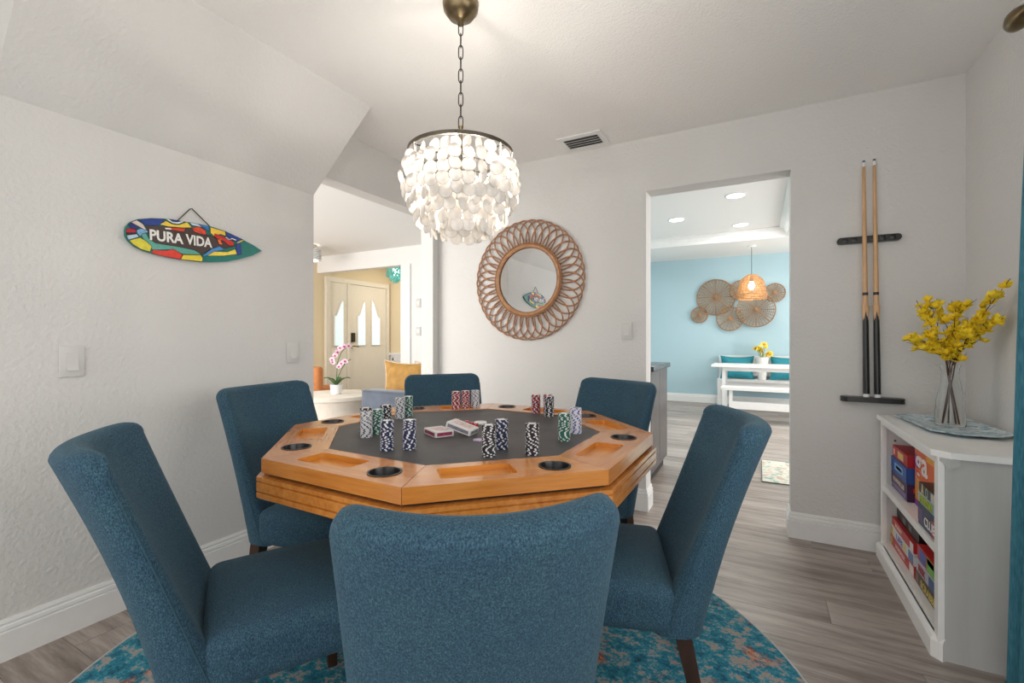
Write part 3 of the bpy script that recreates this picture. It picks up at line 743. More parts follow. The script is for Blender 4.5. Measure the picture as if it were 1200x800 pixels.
# ================================================================== CUE RACK AND CUES
rk = thing('cue_rack', 'black wooden two piece cue rack on the back wall', 'cue rack', (.505, YB, 0))
def pill(w, h, n=8):
    r = h/2; pts = []
    for k in range(n+1): a = -pi/2+pi*k/n; pts.append((w/2-r+r*cos(a), r*sin(a)))
    for k in range(n+1): a = pi/2+pi*k/n; pts.append((-w/2+r+r*cos(a), r*sin(a)))
    return pts
tbm = MB().prism([(x, z+1.639) for x, z in pill(.272, .034)], 1, -.030, 0).build('top_bar', M_blackw, rk, smooth=False); fixn(tbm)
for k in range(6): MB().lathe([(.013, 0), (.013, .0015), (.009, .003)], 12).build('cue_clip', M_black, rk, (-.1+.04*k, -.030, 1.639), (pi/2, 0, 0))
bb = MB().prism([(x+.012, y-.035) for x, y in pill(.270, .066)], 2, .786, .812).build('base_bar', M_blackw, rk); fixn(bb)
M_maple = mat('maple_shaft', (.60, .36, .18), .3, var=.15, vscale=12, stretch=(6, 6, .6))
for dx, tx, lab in ((-.012, -.022, 'left pool cue with maple shaft and black butt in the rack'), (.034, .022, 'right pool cue with maple shaft and black butt in the rack')):
    c = thing('pool_cue', lab, 'pool cue', (.505+dx, YB-.043, .813), 0, 'pool cues in the wall rack')
    x2 = tx-dx
    L = 1.235
    def at(z): return (x2*z/L, (.010)*z/L, z)
    MB().tube([at(0), at(.016)], [.0145, .0148], 14).build('bumper', M_white, c)
    MB().tube([at(.016), at(.30), at(.475)], [.0148, .0135, .0125], 14).build('butt', M_black, c)
    for s in (-1, 1):       # pointed splices of the forearm
        MB().tube([at(.30), at(.475)], [.0015, .0126], 10).build('splice', M_maple, c, (s*.0042, -.0028, 0))
    MB().tube([at(.475), at(.53)], [.01255, .0120], 14).build('forearm', M_maple, c)
    MB().tube([at(.53), at(.545)], [.0124, .0124], 14).build('joint_collar', M_black, c)
    MB().tube([at(.545), at(1.205)], [.0115, .0070], 14).build('shaft', M_maple, c)
    MB().tube([at(1.205), at(1.228)], [.0069, .0067], 14).build('ferrule', M_white, c)
    MB().tube([at(1.228), at(1.238)], [.0066, .0055], 12).build('tip', mat('cue_tip_leather', (.10, .13, .18), .9, var=.1), c)

# ================================================================== WHITE CABINET WITH GAMES
CX0, CX1, CY0, CY1, CZ = .548, .878, 2.105, 2.975, .728
M_cab = mat('cabinet_white', (.87, .862, .845), .38, var=.02)
cb = thing('game_cabinet', 'white open-fronted cabinet with two shelves of board games', 'cabinet', (0, 0, 0))
cb.location = ((CX0+CX1)/2, (CY0+CY1)/2, 0)
def cbx(name, a, b, m=M_cab):
    o = cb.location
    return MB().box((a[0]-o.x, a[1]-o.y, a[2]), (b[0]-o.x, b[1]-o.y, b[2])).build(name, m, cb, smooth=False)
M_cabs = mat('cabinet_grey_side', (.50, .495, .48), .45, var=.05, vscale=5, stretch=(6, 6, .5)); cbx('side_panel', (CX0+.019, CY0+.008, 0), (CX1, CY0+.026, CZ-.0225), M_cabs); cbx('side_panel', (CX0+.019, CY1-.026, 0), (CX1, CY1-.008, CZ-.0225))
cbx('back_panel', (CX1-.010, CY0+.026, .06), (CX1, CY1-.026, CZ-.022))
cbx('bottom_shelf', (CX0+.006, CY0+.026, .075), (CX1-.01, CY1-.026, .092))
cbx('middle_shelf', (CX0+.004, CY0+.026, .352), (CX1-.01, CY1-.026, .384))
top = MB(); tp = [(CX0-.014, CY0+.03), (CX0+.03, CY0-.012), (CX1, CY0-.012), (CX1, CY1+.006), (CX0-.014, CY1+.006)]
top.prism([(x-cb.location.x, y-cb.location.y) for x, y in tp], 2, CZ-.022, CZ); fixn(top.build('top', M_cab, cb, smooth=False))
cbx('top_rail', (CX0, CY0+.04, CZ-.046), (CX0+.018, CY1-.04, CZ-.022))
cbx('stile', (CX0, CY0+.006, .002), (CX0+.018, CY0+.044, CZ-.0225)); cbx('stile', (CX0, CY1-.044, .002), (CX0+.018, CY1-.006, CZ-.0225))
bp = [(0, 0), (.016, 0), (.016, .060), (.010, .070), (.006, .074), (0, .076)]
pth = [(CX1-.02, CY0+.008), (CX0+.022, CY0+.008), (CX0, CY0+.03), (CX0, CY1-.008), (CX1-.02, CY1-.008)]
fixn(run(bp, [(x-cb.location.x, y-cb.location.y) for x, y in pth][1:], 1).build('plinth', M_cab, cb, smooth=False))
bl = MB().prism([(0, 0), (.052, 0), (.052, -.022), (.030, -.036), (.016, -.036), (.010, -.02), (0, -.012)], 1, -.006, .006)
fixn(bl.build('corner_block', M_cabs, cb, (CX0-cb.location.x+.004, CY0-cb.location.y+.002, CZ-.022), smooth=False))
cbx('shelf_pin', (CX0+.05, CY1-.032, .60), (CX0+.058, CY1-.026, .608), M_bronze)
# game boxes: x0,x1 (depth), y0,y1 (along), z0,z1
def gm(h): return mat('carton_'+h, hexc(h), .4, var=.06, vscale=25)
def game(name_lab, x0, x1, y0, y1, z0, z1, body, texts=(), bands=(), rz=0):
    cx, cy = (x0+x1)/2, (y0+y1)/2
    t = thing('board_game_box', name_lab, 'board game', (cx, cy, z0), rz, 'board games in the white cabinet')
    hx, hy, hz = (x1-x0)/2, (y1-y0)/2, z1-z0
    MB().box((-hx, -hy, 0), (hx, hy, hz*.62)).build('box_base', gm(body), t, smooth=False)
    MB().box((-hx-.0012, -hy-.0012, hz*.22), (hx+.0012, hy+.0012, hz)).build('box_lid', gm(body), t, smooth=False)
    for face, u0, u1, v0, v1, colr in bands:       # fractions of the face
        if face == 'f': b = MB().box((-hx-.0022, hy-2*hy*u1, hz*v0), (-hx-.0012, hy-2*hy*u0, hz*v1))
        elif face == 's': b = MB().box((-hx+2*hx*u0, -hy-.0022, hz*v0), (-hx+2*hx*u1, -hy-.0012, hz*v1))
        else: b = MB().box((-hx+2*hx*u0, -hy+2*hy*v0, hz), (-hx+2*hx*u1, -hy+2*hy*v1, hz+.0008))
        b.build('printed_panel', gm(colr), t, smooth=False)
    for face, s, u, vv, wd, ht, colr in texts:
        me = text_mesh(s, wd, ht, .0008, .02)
        o = mobj('lettering', me, gm(colr), t)
        if face == 'f':
            o.location = (-hx-.0027, hy-2*hy*u, hz*vv); o.rotation_euler = (pi/2, 0, -pi/2)
        else:
            o.location = (-hx+2*hx*u, -hy-.0027, hz*vv); o.rotation_euler = (pi/2, 0, 0)
    return t
zu = .3845; zb_ = .0925
game('purple board game box at the bottom of the upper shelf stack', .585, .845, 2.655, 2.925, zu, zu+.078, '3c1a44', [('f', 'RUMMIKUB', .5, .62, .19, .022, 'd8c8b8'), ('s', 'R', .55, .35, .03, .034, 'e8d8c8')], [('f', .05, .95, .1, .35, '7a6a9a'), ('s', .08, .24, .55, .8, 'c83a30')])
game('blue board game box in the middle of the upper shelf stack', .583, .838, 2.66, 2.92, zu+.0785, zu+.150, '1d4f9e', [('s', 'game', .4, .62, .06, .016, '8fb4e0')], [('f', .25, .8, .3, .75, '6fa8dc'), ('f', .35, .72, .42, .62, 'd84a3a')])
game('red board game box on top of the upper shelf stack', .588, .84, 2.662, 2.918, zu+.1505, zu+.205, 'b01e26', [('s', 'GAME', .4, .55, .07, .02, 'e8b8a8')], [('f', .06, .18, .25, .75, 'f0b0a0'), ('f', .38, .75, .2, .8, 'e8c070'), ('t', .4, .8, .1, .5, 'c8a02c')])
game('tall orange board game box standing upright on the upper shelf', .612, .69, 2.30, 2.65, zu, zu+.278, 'e8641a', [('f', 'ga', .27, .62, .17, .105, 'f4ece8')], [('f', .0, .16, .60, .80, '8a3aa0'), ('f', .45, .8, .80, .92, 'f0a818'), ('f', .02, .2, .10, .45, 'e8a050'), ('f', .0, .2, .0, .08, '8a3aa0')])
game('dark blue board game box at the bottom right of the upper shelf', .560, .607, 2.155, 2.385, zu, zu+.085, '20304e', [('f', 'CLUE', .62, .42, .12, .035, 'f0ece8')], [('f', .02, .28, .2, .8, '5a4a72'), ('f', .72, .98, .05, .75, 'b03038')])
game('pale blue board game box in the middle of the right upper stack', .561, .606, 2.155, 2.385, zu+.0855, zu+.125, '9cc4d8', [('f', 'PAYDAY', .45, .5, .16, .03, 'b8b820')], [('f', .08, .72, .12, .9, '6a9a3a')])
game('black board game box on top of the right upper stack', .562, .606, 2.16, 2.38, zu+.1255, zu+.165, '2e2e30', [('f', 'A', .22, .5, .035, .045, 'e0d0a0'), ('f', 'O', .45, .5, .03, .04, 'b0b8b0')], [('f', .66, .98, .05, .9, 'c8c4bc')])
game('red board game box at the bottom of the lower shelf', .583, .85, 2.535, 2.930, zb_, zb_+.05, 'b8262a', [('f', 'MONOPOLY', .45, .5, .16, .02, 'f0d0c8')], [('f', .82, .98, .1, .9, 'e8d8d0'), ('f', .02, .08, .2, .8, 'd8c040')])
game('white board game box between the red ones on the lower shelf', .583, .848, 2.545, 2.925, zb_+.0505, zb_+.100, 'd8d8dc', [('f', 'LIFE', .42, .5, .11, .026, '5a62b0')], [('f', .02, .1, .1, .9, 'e0c030'), ('f', .80, .98, .1, .9, '5a7aa8'), ('f', .58, .7, .2, .8, 'd8d070')])
game('red board game box above the white one on the lower shelf', .585, .845, 2.555, 2.918, zb_+.1005, zb_+.140, 'c02a2c', [('f', 'SORRY', .35, .5, .12, .018, 'f0d8d0')], [('f', .86, .99, .05, .95, 'e8e0dc')])
game('brown and yellow board game box at the bottom right of the lower shelf', .583, .84, 2.17, 2.515, zb_, zb_+.055, '4a4030', [('f', 'SCRABBLE', .5, .5, .2, .03, 'd8c060')], [('f', .0, .12, .1, .9, '7a5a50')])
game('blue and red board game box on the lower right stack', .583, .838, 2.18, 2.51, zb_+.0555, zb_+.105, 'b8bcc8', [('f', 'RISK', .25, .5, .09, .03, 'b03040')], [('f', .5, .98, .08, .92, '3a5a88')])
game('red and green board game box topping the lower right stack', .586, .835, 2.19, 2.505, zb_+.1055, zb_+.165, 'c82a28', [], [('f', .1, .36, .1, .9, '4a5aa8'), ('f', .40, .98, .05, .95, '6ab03a'), ('f', .42, .70, .55, .9, 'c82a28')])
t = game('black carrying case lying across the games on the lower shelf', .60, .80, 2.545, 2.895, zb_+.1405, zb_+.195, '141416', [], [('f', .3, .45, .3, .8, '60625f'), ('f', .6, .72, .3, .8, '60625f')])

# ------- platter, vase, branches
zt_ = CZ+.0005
pl = thing('glass_platter', 'blue and white marbled platter on top of the white cabinet', 'platter', (.735, 2.68, zt_), radians(4))
def marble():
    k = NT('blue_marbled_glass'); v = k.coord('Object', (1, 1, 1), (0, 0, .6)); n = k.noise(v, 9, 5, .6)
    n.inputs['Distortion'].default_value = 1.6
    k.l(k.ramp(n.outputs['Fac'], [(.34, (.06, .20, .32)), (.43, (.30, .52, .64)), (.50, (.78, .84, .87)), (.58, (.36, .55, .66)), (.66, (.80, .85, .87))]), k.b.inputs['Base Color'])
    k.b.inputs['Roughness'].default_value = .15; return k.m
def octr(a, b, c):      # elongated octagon
    return [(a-c, -b), (a, -b+c), (a, b-c), (a-c, b), (-a+c, b), (-a, b-c), (-a, -b+c), (-a+c, -b)]
rings = []
for sc, z in ((.55, 0.0), (.98, .012), (1.0, .017), (.95, .017), (.55, .006)):
    rings.append([(x*sc, y*sc, z) for x, y in octr(.135, .275, .075)])
m = 8; vs = [q for r in rings for q in r]; fs = [tuple(range(8))[::-1], tuple(32+k for k in range(8))]
for i in range(4):
    for k in range(8): fs.append((i*8+k, i*8+(k+1) % 8, (i+1)*8+(k+1) % 8, (i+1)*8+k))
fixn(MB().add(vs, fs).build('dish', marble(), pl, smooth=False))
vs_ = thing('glass_vase', 'clear glass carafe vase holding yellow branches on the blue platter', 'vase', (.742, 2.70, zt_+.0065))
gl = NT('clear_glass'); gl.b.inputs['Base Color'].default_value = (.97, .99, .99, 1); gl.b.inputs['Roughness'].default_value = .01; gl.b.inputs['Transmission Weight'].default_value = 1; gl.b.inputs['IOR'].default_value = 1.3
pr_o = [(.050, 0), (.0525, .004), (.0525, .05), (.048, .11), (.037, .17), (.030, .205), (.0295, .235), (.034, .262), (.036, .268)]
pr_i = [(.034, .268), (.032, .262), (.0275, .235), (.028, .205), (.035, .17), (.046, .11), (.0505, .05), (.0505, .010), (.002, .009)]
fixn(MB().lathe(pr_o+pr_i, 40, cap=True).build('carafe', gl.m, vs_, angle=60))
M_bark = mat('brown_bark', (.10, .045, .028), .7, var=.4, vscale=60)
M_petal = mat('yellow_petal', (.90, .62, .010), .5, var=.15, vscale=70, subsurface_weight=.0)
_k = NT('yellow_petal_soft'); _n = _k.noise(_k.coord('Object'), 70, 2); _col = _k.ramp(_n.outputs['Fac'], [(.3, (1.0, .70, .012)), (.7, (1.0, .80, .03))])
_k.l(_col, _k.b.inputs['Base Color']); _tl = _k.n('ShaderNodeBsdfTranslucent'); _k.l(_col, _tl.inputs['Color']); _mx = _k.n('ShaderNodeMixShader'); _mx.inputs['Fac'].default_value = .22
_k.l(_k.b.outputs[0], _mx.inputs[1]); _k.l(_tl.outputs[0], _mx.inputs[2]); _k.l(_mx.outputs[0], _k.out.inputs['Surface']); M_petal = _k.m
M_leafg = mat('small_green_leaf', (.16, .24, .05), .5, var=.3, vscale=40)
M_cal = mat('flower_heart', (.45, .22, .02), .6, var=.2)
def blossom_mesh(seed):
    rnd = random.Random(seed); mb = MB()
    for k in range(5):
        a = 2*pi*k/5+rnd.uniform(-.2, .2); L = rnd.uniform(.016, .022); W = .0072; up = rnd.uniform(.3, .9)
        d = Vector((cos(a), sin(a), up)).normalized(); sd = Vector((-sin(a), cos(a), 0)); nn = d.cross(sd)
        p = [Vector((0, 0, 0)), d*L*.5+sd*W-nn*.001, d*L*.5-sd*W-nn*.001, d*L+nn*.003, d*L*.5+nn*-.003]
        off = nn*.0006
        top_ = [q+off for q in p]; bot = [q-off for q in p]
        mb.add(top_+bot, [(0, 1, 4), (0, 4, 2), (1, 3, 4), (4, 3, 2), (5, 9, 6), (5, 7, 9), (6, 9, 8), (9, 7, 8), (0, 5, 6, 1), (1, 6, 8, 3), (3, 8, 7, 2), (2, 7, 5, 0)])
    return mb.mesh('blossom', True, 60)
bms = [blossom_mesh(s) for s in range(4)]
for b in bms: b.materials.append(M_petal)
leaf_me = MB().add([(0, 0, 0), (.006, .008, .001), (0, .024, 0), (-.006, .008, .001), (0, 0, -.001), (.006, .008, 0), (0, .024, -.001), (-.006, .008, 0)], [(0, 1, 2, 3), (7, 6, 5, 4), (0, 4, 5, 1), (1, 5, 6, 2), (2, 6, 7, 3), (3, 7, 4, 0)]).mesh('leaf', False)
vb = Vector((.742, 2.70, zt_+.0175))
def bez(pts, n):
    out = []
    for i in range(n+1):
        t = i/n; q = [Vector(p) for p in pts]
        while len(q) > 1: q = [q[j].lerp(q[j+1], t) for j in range(len(q)-1)]
        out.append(q[0])
    return out
def twig_branch(lab, foot, tip, subs, nb, seed):
    rnd = random.Random(seed)
    t = thing('yellow_branch', lab, 'branch', vb+Vector(foot), 0, 'yellow flowering branches in the vase')
    tip = Vector(tip)-(vb+Vector(foot)); neck = Vector((-foot[0]*1.25+.006*rnd.uniform(-1, 1), -foot[1]*1.25, .225))
    neck.x = max(-.02, min(.02, neck.x+foot[0]))-foot[0]; neck.y = max(-.02, min(.02, neck.y+foot[1]))-foot[1]
    mainp = bez([(0, 0, 0), neck*.5, neck], 6)[:-1]+bez([neck, neck+Vector((0, 0, .08))+(neck*.12), neck.lerp(tip, .6)+Vector((0, 0, .03)), tip], 12)
    MB().tube(mainp, [.0034-.0022*i/(len(mainp)-1) for i in range(len(mainp))], 6).build('stem', M_bark, t)
    twigs = [mainp[8:]]
    for k in range(subs):
        i0 = rnd.randint(7, len(mainp)-4); p0 = mainp[i0]
        d = (mainp[i0+2]-mainp[i0]).normalized(); d = (d+Vector((rnd.uniform(-1, .8), rnd.uniform(-.7, .5), rnd.uniform(-.3, .6)))).normalized()
        L = rnd.uniform(.06, .13); wp = vb+Vector(foot)
        e = p0+d*L
        if (e+wp).x > .855: e.x = .855-wp.x
        e.z = min(e.z, tip.z+.01)
        tw = bez([p0, p0+d*L*.5+Vector((0, 0, .012)), e], 6); twigs.append(tw)
        MB().tube(tw, [.0016-.0009*i/6 for i in range(7)], 5).build('twig', M_bark, t)
    for k in range(nb):
        tw = rnd.choice(twigs[1:] if rnd.random() < .7 else twigs[:1]); u = rnd.uniform(.35, 1)
        i = min(int(u*(len(tw)-1)), len(tw)-1); p = tw[i]+Vector((rnd.uniform(-1, 1), rnd.uniform(-1, 1), rnd.uniform(-1, 1)))*.009
        o = mobj('blossom', bms[rnd.randint(0, 3)], None, t, p, (rnd.uniform(-1.1, 1.1), rnd.uniform(-1.1, 1.1), rnd.uniform(0, 6.28)))
        s = rnd.uniform(1.0, 1.4); o.scale = (s, s, s)
    for k in range(2):
        tw = rnd.choice(twigs); p = rnd.choice(tw[1:-1]); mobj('leaf', leaf_me, M_leafg, t, p, (rnd.uniform(-.8, .8), rnd.uniform(-.5, .5), rnd.uniform(0, 6.28)))
twig_branch('yellow flowering branch leaning left toward the cue rack', (.022, .01, 0), on(1074, 352, 1, 2.66), 10, 56, 1)
twig_branch('yellow flowering branch drooping low to the left', (.026, -.012, 0), on(1066, 392, 1, 2.62), 9, 50, 5)
twig_branch('tallest yellow flowering branch reaching up right to the curtain', (-.022, .012, 0), on(1184, 326, 1, 2.47), 12, 66, 2)
twig_branch('yellow flowering branch spreading right below the tallest one', (-.028, -.008, 0), on(1176, 372, 1, 2.52), 9, 56, 3)
twig_branch('short upright yellow flowering branch in the middle of the vase', (0, .02, 0), on(1124, 352, 1, 2.66), 10, 54, 4)

# ================================================================== CURTAIN AND ROD
RX, RZ = .705, 2.105
rod = thing('curtain_rod', 'dark bronze curtain rod with egg finial by the right wall', 'curtain rod', (RX, 0, RZ))
MB().tube([(0, -.4, 0), (0, 1.93, 0)], .011, 12).build('pole', M_bronze, rod)
fin = MB().lathe([(.011, 0), (.013, .008), (.02, .02), (.030, .045), (.033, .065), (.027, .09), (.012, .106), (.001, .110)], 20).build('finial', M_bronze, rod, (0, 1.925, 0), (-pi/2, 0, 0))
MB().tube([(0, 1.80, 0), (.1, 1.80, -.005), (XR-RX, 1.80, -.005)], .006, 8).build('bracket', M_bronze, rod)
def curtain_mat():
    k = NT('teal_sheer_curtain'); v = k.coord('Object', (40, 40, 3)); n = k.noise(v, 8, 2)
    col = k.ramp(n.outputs['Fac'], [(.3, (.06, .26, .34)), (.7, (.14, .42, .52))])
    k.l(col, k.b.inputs['Base Color']); k.b.inputs['Roughness'].default_value = .8
    tl = k.n('ShaderNodeBsdfTranslucent'); k.l(col, tl.inputs['Color']); tp = k.n('ShaderNodeBsdfTransparent'); tp.inputs['Color'].default_value = (.35, .75, .9, 1)
    m1 = k.n('ShaderNodeMixShader'); m1.inputs['Fac'].default_value = .35; k.l(k.b.outputs[0], m1.inputs[1]); k.l(tl.outputs[0], m1.inputs[2])
    m2 = k.n('ShaderNodeMixShader'); m2.inputs['Fac'].default_value = .22; k.l(m1.outputs[0], m2.inputs[1]); k.l(tp.outputs[0], m2.inputs[2]); k.l(m2.outputs[0], k.out.inputs['Surface'])
    return k.m
M_cur = curtain_mat()
cu = thing('sheer_curtain', 'teal sheer curtain panel hanging at the right edge beside the cabinet', 'curtain', (RX, 1.7, 0))
NYc, NZc = 60, 24; vs = []; fs = []
for s_ in (0, 1):
    for j in range(NZc+1):
        z = .035+(RZ+.012-.035)*j/NZc; flare = 1+.06*(1-j/NZc)
        yedge = 1.88+.16*(1-j/NZc)**.7
        for i in range(NYc+1):
            u = i/NYc; y = yedge-(.40*flare)*(1-u)-1.7
            x = .028*sin(u*2*pi*5.25)*(.55+.45*(1-j/NZc))+.004*sin(9*u+3*j/NZc) + .0012*s_
            if j == NZc: x *= .4
            vs.append((x, y, z))
S = (NYc+1)*(NZc+1)
for j in range(NZc):
    for i in range(NYc):
        a = j*(NYc+1)+i; fs.append((a, a+1, a+NYc+2, a+NYc+1)); fs.append((S+a+NYc+1, S+a+NYc+2, S+a+1, S+a))
for i in range(NYc): fs.append((i+1, i, S+i, S+i+1)); a = NZc*(NYc+1)+i; fs.append((a, a+1, S+a+1, S+a))
for j in range(NZc): a = j*(NYc+1); fs.append((a, a+NYc+1, S+a+NYc+1, S+a)); a += NYc; fs.append((a+NYc+1, a, S+a, S+a+NYc+1))
cloth = MB().add(vs, fs).build('panel', M_cur, cu, angle=80)
hem = MB(); hv = []; 
for j in range(NZc+1):
    a = vs[j*(NYc+1)+NYc]; hv.append(a)
hm = MB().tube([(a[0]-.002, a[1]+.001, a[2]) for a in hv], .0045, 6).build('side_hem', mat('teal_hem', (.03, .16, .23), .8, var=.3, vscale=60), cu)
MB().tube([(vs[i][0], vs[i][1], vs[i][2]+.004) for i in range(NYc+1)], .005, 6).build('bottom_hem', mat('teal_hem', (.03, .16, .23), .8), cu)

# ================================================================== AQUA ROOM CONTENTS
dk = thing('dark_counter_cabinet', 'dark grey wood cabinet just inside the doorway', 'cabinet', (-.72, 3.55, 0))
M_dk = mat('charcoal_wood', (.055, .048, .050), .3, var=.5, vscale=7, stretch=(8, 8, .6))
MB().box((-.62, 0, .08), (-.008, .70, .865)).build('body', M_dk, dk, smooth=False)
MB().box((-.008, .01, .085), (.0, .345, .86)).build('door', M_dk, dk, smooth=False); MB().box((-.008, .352, .085), (.0, .69, .86)).build('door', M_dk, dk, smooth=False)
MB().box((-.60, .02, 0), (-.03, .68, .08)).build('plinth', M_gap, dk, smooth=False)
MB().rbox((-.305, .35, .885), (.33, .365, .020), .008, 2, 0, 1).build('counter_top', mat('slate_top', (.03, .045, .055), .25, var=.3), dk)
fr_ = thing('floor_mat', 'pale multicoloured floor mat inside the doorway', 'mat', (.33, 4.43, 0))
def mat2():
    k = NT('pastel_mat'); v = k.coord('Object'); n = k.noise(v, 14, 4)
    k.l(k.ramp(n.outputs['Fac'], [(.36, (.22, .42, .38)), (.45, (.62, .62, .52)), (.53, (.70, .66, .58)), (.62, (.50, .36, .28)), (.7, (.45, .55, .45))]), k.b.inputs['Base Color']); k.b.inputs['Roughness'].default_value = .9; return k.m
MB().rbox((0, 0, .004), (.31, .36, .0035), .003, 2, 0, 1).build('mat_body', mat2(), fr_)
MB().tube([(.31, .36, .005), (-.31, .36, .005), (-.31, -.36, .005), (.31, -.36, .005)], .004, 6, True).build('edge', mat('mat_edge', (.10, .16, .16), .9, var=.2), fr_)
# recessed lights
lamp_em = emit('lamp_diffuser', (1.0, .97, .93), 5)
for (x, y), lab in zip([(-.22, 5.40), (-.93, 6.15), (-.22, 6.83)], ['round recessed ceiling light nearest the doorway', 'round recessed ceiling light at left in the aqua room tray', 'round recessed ceiling light nearest the aqua wall']):
    t = thing('recessed_light', lab, 'ceiling light', (x, y, ZT), 0, 'recessed lights in the tray ceiling')
    MB().lathe([(.105, 0), (.105, -.004), (.088, -.008), (.085, -.004), (.085, 0)], 32, cap=False).build('trim_ring', M_white, t)
    MB().lathe([(.084, -.001), (.084, -.005)], 32).build('diffuser', lamp_em, t)
    l = area_light('recessed_glow', (x, y, ZT-.012), (0, 0, 0), .16, .16, 9, (1.0, .95, .88)); l.data.shape = 'DISK'
# pendant
M_wick = mat('wicker', (.45, .24, .10), .6, var=.35, vscale=30)
px_, py_ = -.1, 7.754
pd = thing('wicker_pendant', 'woven wicker pendant lamp hanging in front of the aqua wall', 'pendant lamp', (px_, py_, 0))
MB().lathe([(.06, Z2-.018), (.06, Z2)], 20).build('ceiling_rose', M_white, pd)
MB().tube([(0, 0, Z2-.01), (0, 0, 2.06)], .004, 6).build('cord', M_black, pd)
def bell(t): # t 0 top..1 bottom
    K = ((0, .055), (.08, .10), (.2, .145), (.32, .165), (.85, .205), (1, .192))
    for (a, ra), (b, rb) in zip(K, K[1:]):
        if t <= b+1e-9: return (ra+(rb-ra)*(t-a)/(b-a), 2.065-.36*t)
shade = MB()
for k in range(20):
    r, z = bell(k/19); shade.tube([(r*cos(a), r*sin(a), z) for a in [2*pi*i/28 for i in range(28)]], .0055 if k not in (15, 16, 19) else .009, 5, True)
for i in range(36):
    a = 2*pi*i/36; shade.tube([(bell(k/10)[0]*cos(a), bell(k/10)[0]*sin(a), bell(k/10)[1]) for k in range(11)], .0045, 4)
shade.build('woven_shade', M_wick, pd)
MB().lathe([(.018, .05), (.03, .03), (.045, -.01), (.04, -.045), (.02, -.07), (.002, -.075)], 16, (0, 0, 1.92)).build('bulb', emit('pendant_bulb', (1, .86, .62), 25), pd)
MB().lathe([(.02, 1.96), (.02, 2.06)], 12).build('socket', M_black, pd)
point_light('pendant_glow', (px_, py_, 1.90), 9, (1, .80, .55), .05)
# woven wall baskets
def basket(x, z, r, lab, dy):
    t = thing('woven_wall_basket', lab, 'wall basket', (x, Y2-dy, z), 0, 'woven baskets on the aqua wall'); t.rotation_euler = (pi/2, 0, 0)
    wv = MB(); nr = max(5, int(r/.026))
    for k in range(1, nr):
        q = r*k/nr; wv.tube([(q*cos(2*pi*i/32), q*sin(2*pi*i/32), .012*(k/nr)**2) for i in range(32)], .0062, 4, True)
    wv.build('weave', M_wick2, t)
    sk = MB()
    ns = 32 if r > .2 else 20
    for i in range(ns):
        a = 2*pi*i/ns; wd = .006 if i % 4 else .013
        sk.tube([(0, 0, .004), (.5*r*cos(a), .5*r*sin(a), .007), (r*cos(a), r*sin(a), .014)], [.003, wd*.6, wd], 4)
    sk.build('spokes', M_wick3, t)
    MB().tube([(r*cos(2*pi*i/40), r*sin(2*pi*i/40), .014) for i in range(40)], .010, 6, True).build('rim', M_wick3, t)
    MB().lathe([(.035, 0), (.035, .012), (.02, .018)], 14).build('hub', M_wick3, t)
M_wick2 = mat('pale_seagrass', (.40, .28, .17), .7, var=.3, vscale=30); M_wick3 = mat('brown_seagrass', (.30, .17, .085), .7, var=.3, vscale=30)
basket(-.655, 1.82, .300, 'large woven wall basket at upper left of the aqua wall group', .012)
basket(-.914, 1.522, .132, 'smallest woven wall basket at far left of the aqua wall group', .030)
basket(-.436, 1.447, .200, 'woven wall basket low in the middle of the aqua wall group', .052)
basket(-.046, 1.586, .280, 'large woven wall basket below the wicker pendant', .075)
basket(-.270, 1.92, .160, 'woven wall basket partly hidden behind the wicker pendant', .030)
basket(.224, 1.857, .145, 'small woven wall basket at far right of the aqua wall group', .030)
# bench against the wall, table, front bench
M_fw = mat('white_furniture', (.78, .78, .77), .35, var=.02)
bn = thing('high_back_bench', 'white bench with a backrest against the aqua wall', 'bench', (0, 0, 0)); bn.location = (.15, 8.38, 0)
bn_x0, bn_x1 = -.75, .75
MB().box((bn_x0, -.22, .42), (bn_x1, .16, .455)).build('seat', M_fw, bn, smooth=False)
for z0 in (.50, .64): MB().box((bn_x0+.03, .15, z0), (bn_x1-.03, .17, z0+.115)).build('back_slat', M_fw, bn, smooth=False)
MB().box((bn_x0, .145, .765), (bn_x1, .18, .83)).build('top_rail', M_fw, bn, smooth=False)
for x in (bn_x0, bn_x1-.05):
    MB().box((x, .14, 0), (x+.05, .185, .83)).build('leg', M_fw, bn, smooth=False); MB().box((x, -.22, 0), (x+.05, -.175, .42)).build('leg', M_fw, bn, smooth=False)
MB().box((bn_x0+.05, -.20, .33), (bn_x1-.05, -.18, .42)).build('seat_rail', M_fw, bn, smooth=False)
M_teal = mat('teal_cushion', (.015, .22, .28), .75, var=.12, vscale=30, bump=.2, bscale=200)
def cushion(lab, loc, rz, m, w_, h_, d_, name='cushion', lean=-.22, piping=None):
    t = thing(name, lab, 'cushion', loc, rz)
    mb = MB(); n = 12; vs = []; 
    for s in (-1, 1):
        for j in range(n+1):
            for i in range(n+1):
                u = -1+2*i/n; q = -1+2*j/n
                pu = u*(1-.12*(1-q*q)); pq = q*(1-.15*(1-u*u))
                th = (max(0, (1-u**4)*(1-q**4)))**.6
                z = pq*h_/2; y = s*d_/2*th
                vs.append((pu*w_/2, y*cos(lean)-z*sin(lean), h_/2*.97+z*cos(lean)+y*sin(lean)))
    S_ = (n+1)**2; fs = []
    for j in range(n):
        for i in range(n):
            a = j*(n+1)+i; fs.append((a, a+1, a+n+2, a+n+1)); fs.append((S_+a+n+1, S_+a+n+2, S_+a+1, S_+a))
    o = mb.add(vs, fs).build('filling', m, t, angle=180)
    edge = [vs[i] for i in range(n)]+[vs[j*(n+1)+n] for j in range(n)]+[vs[n*(n+1)+i] for i in range(n, 0, -1)]+[vs[j*(n+1)] for j in range(n, 0, -1)]
    MB().tube(edge, .006, 5, True).build('piping', piping or m, t)
    return t
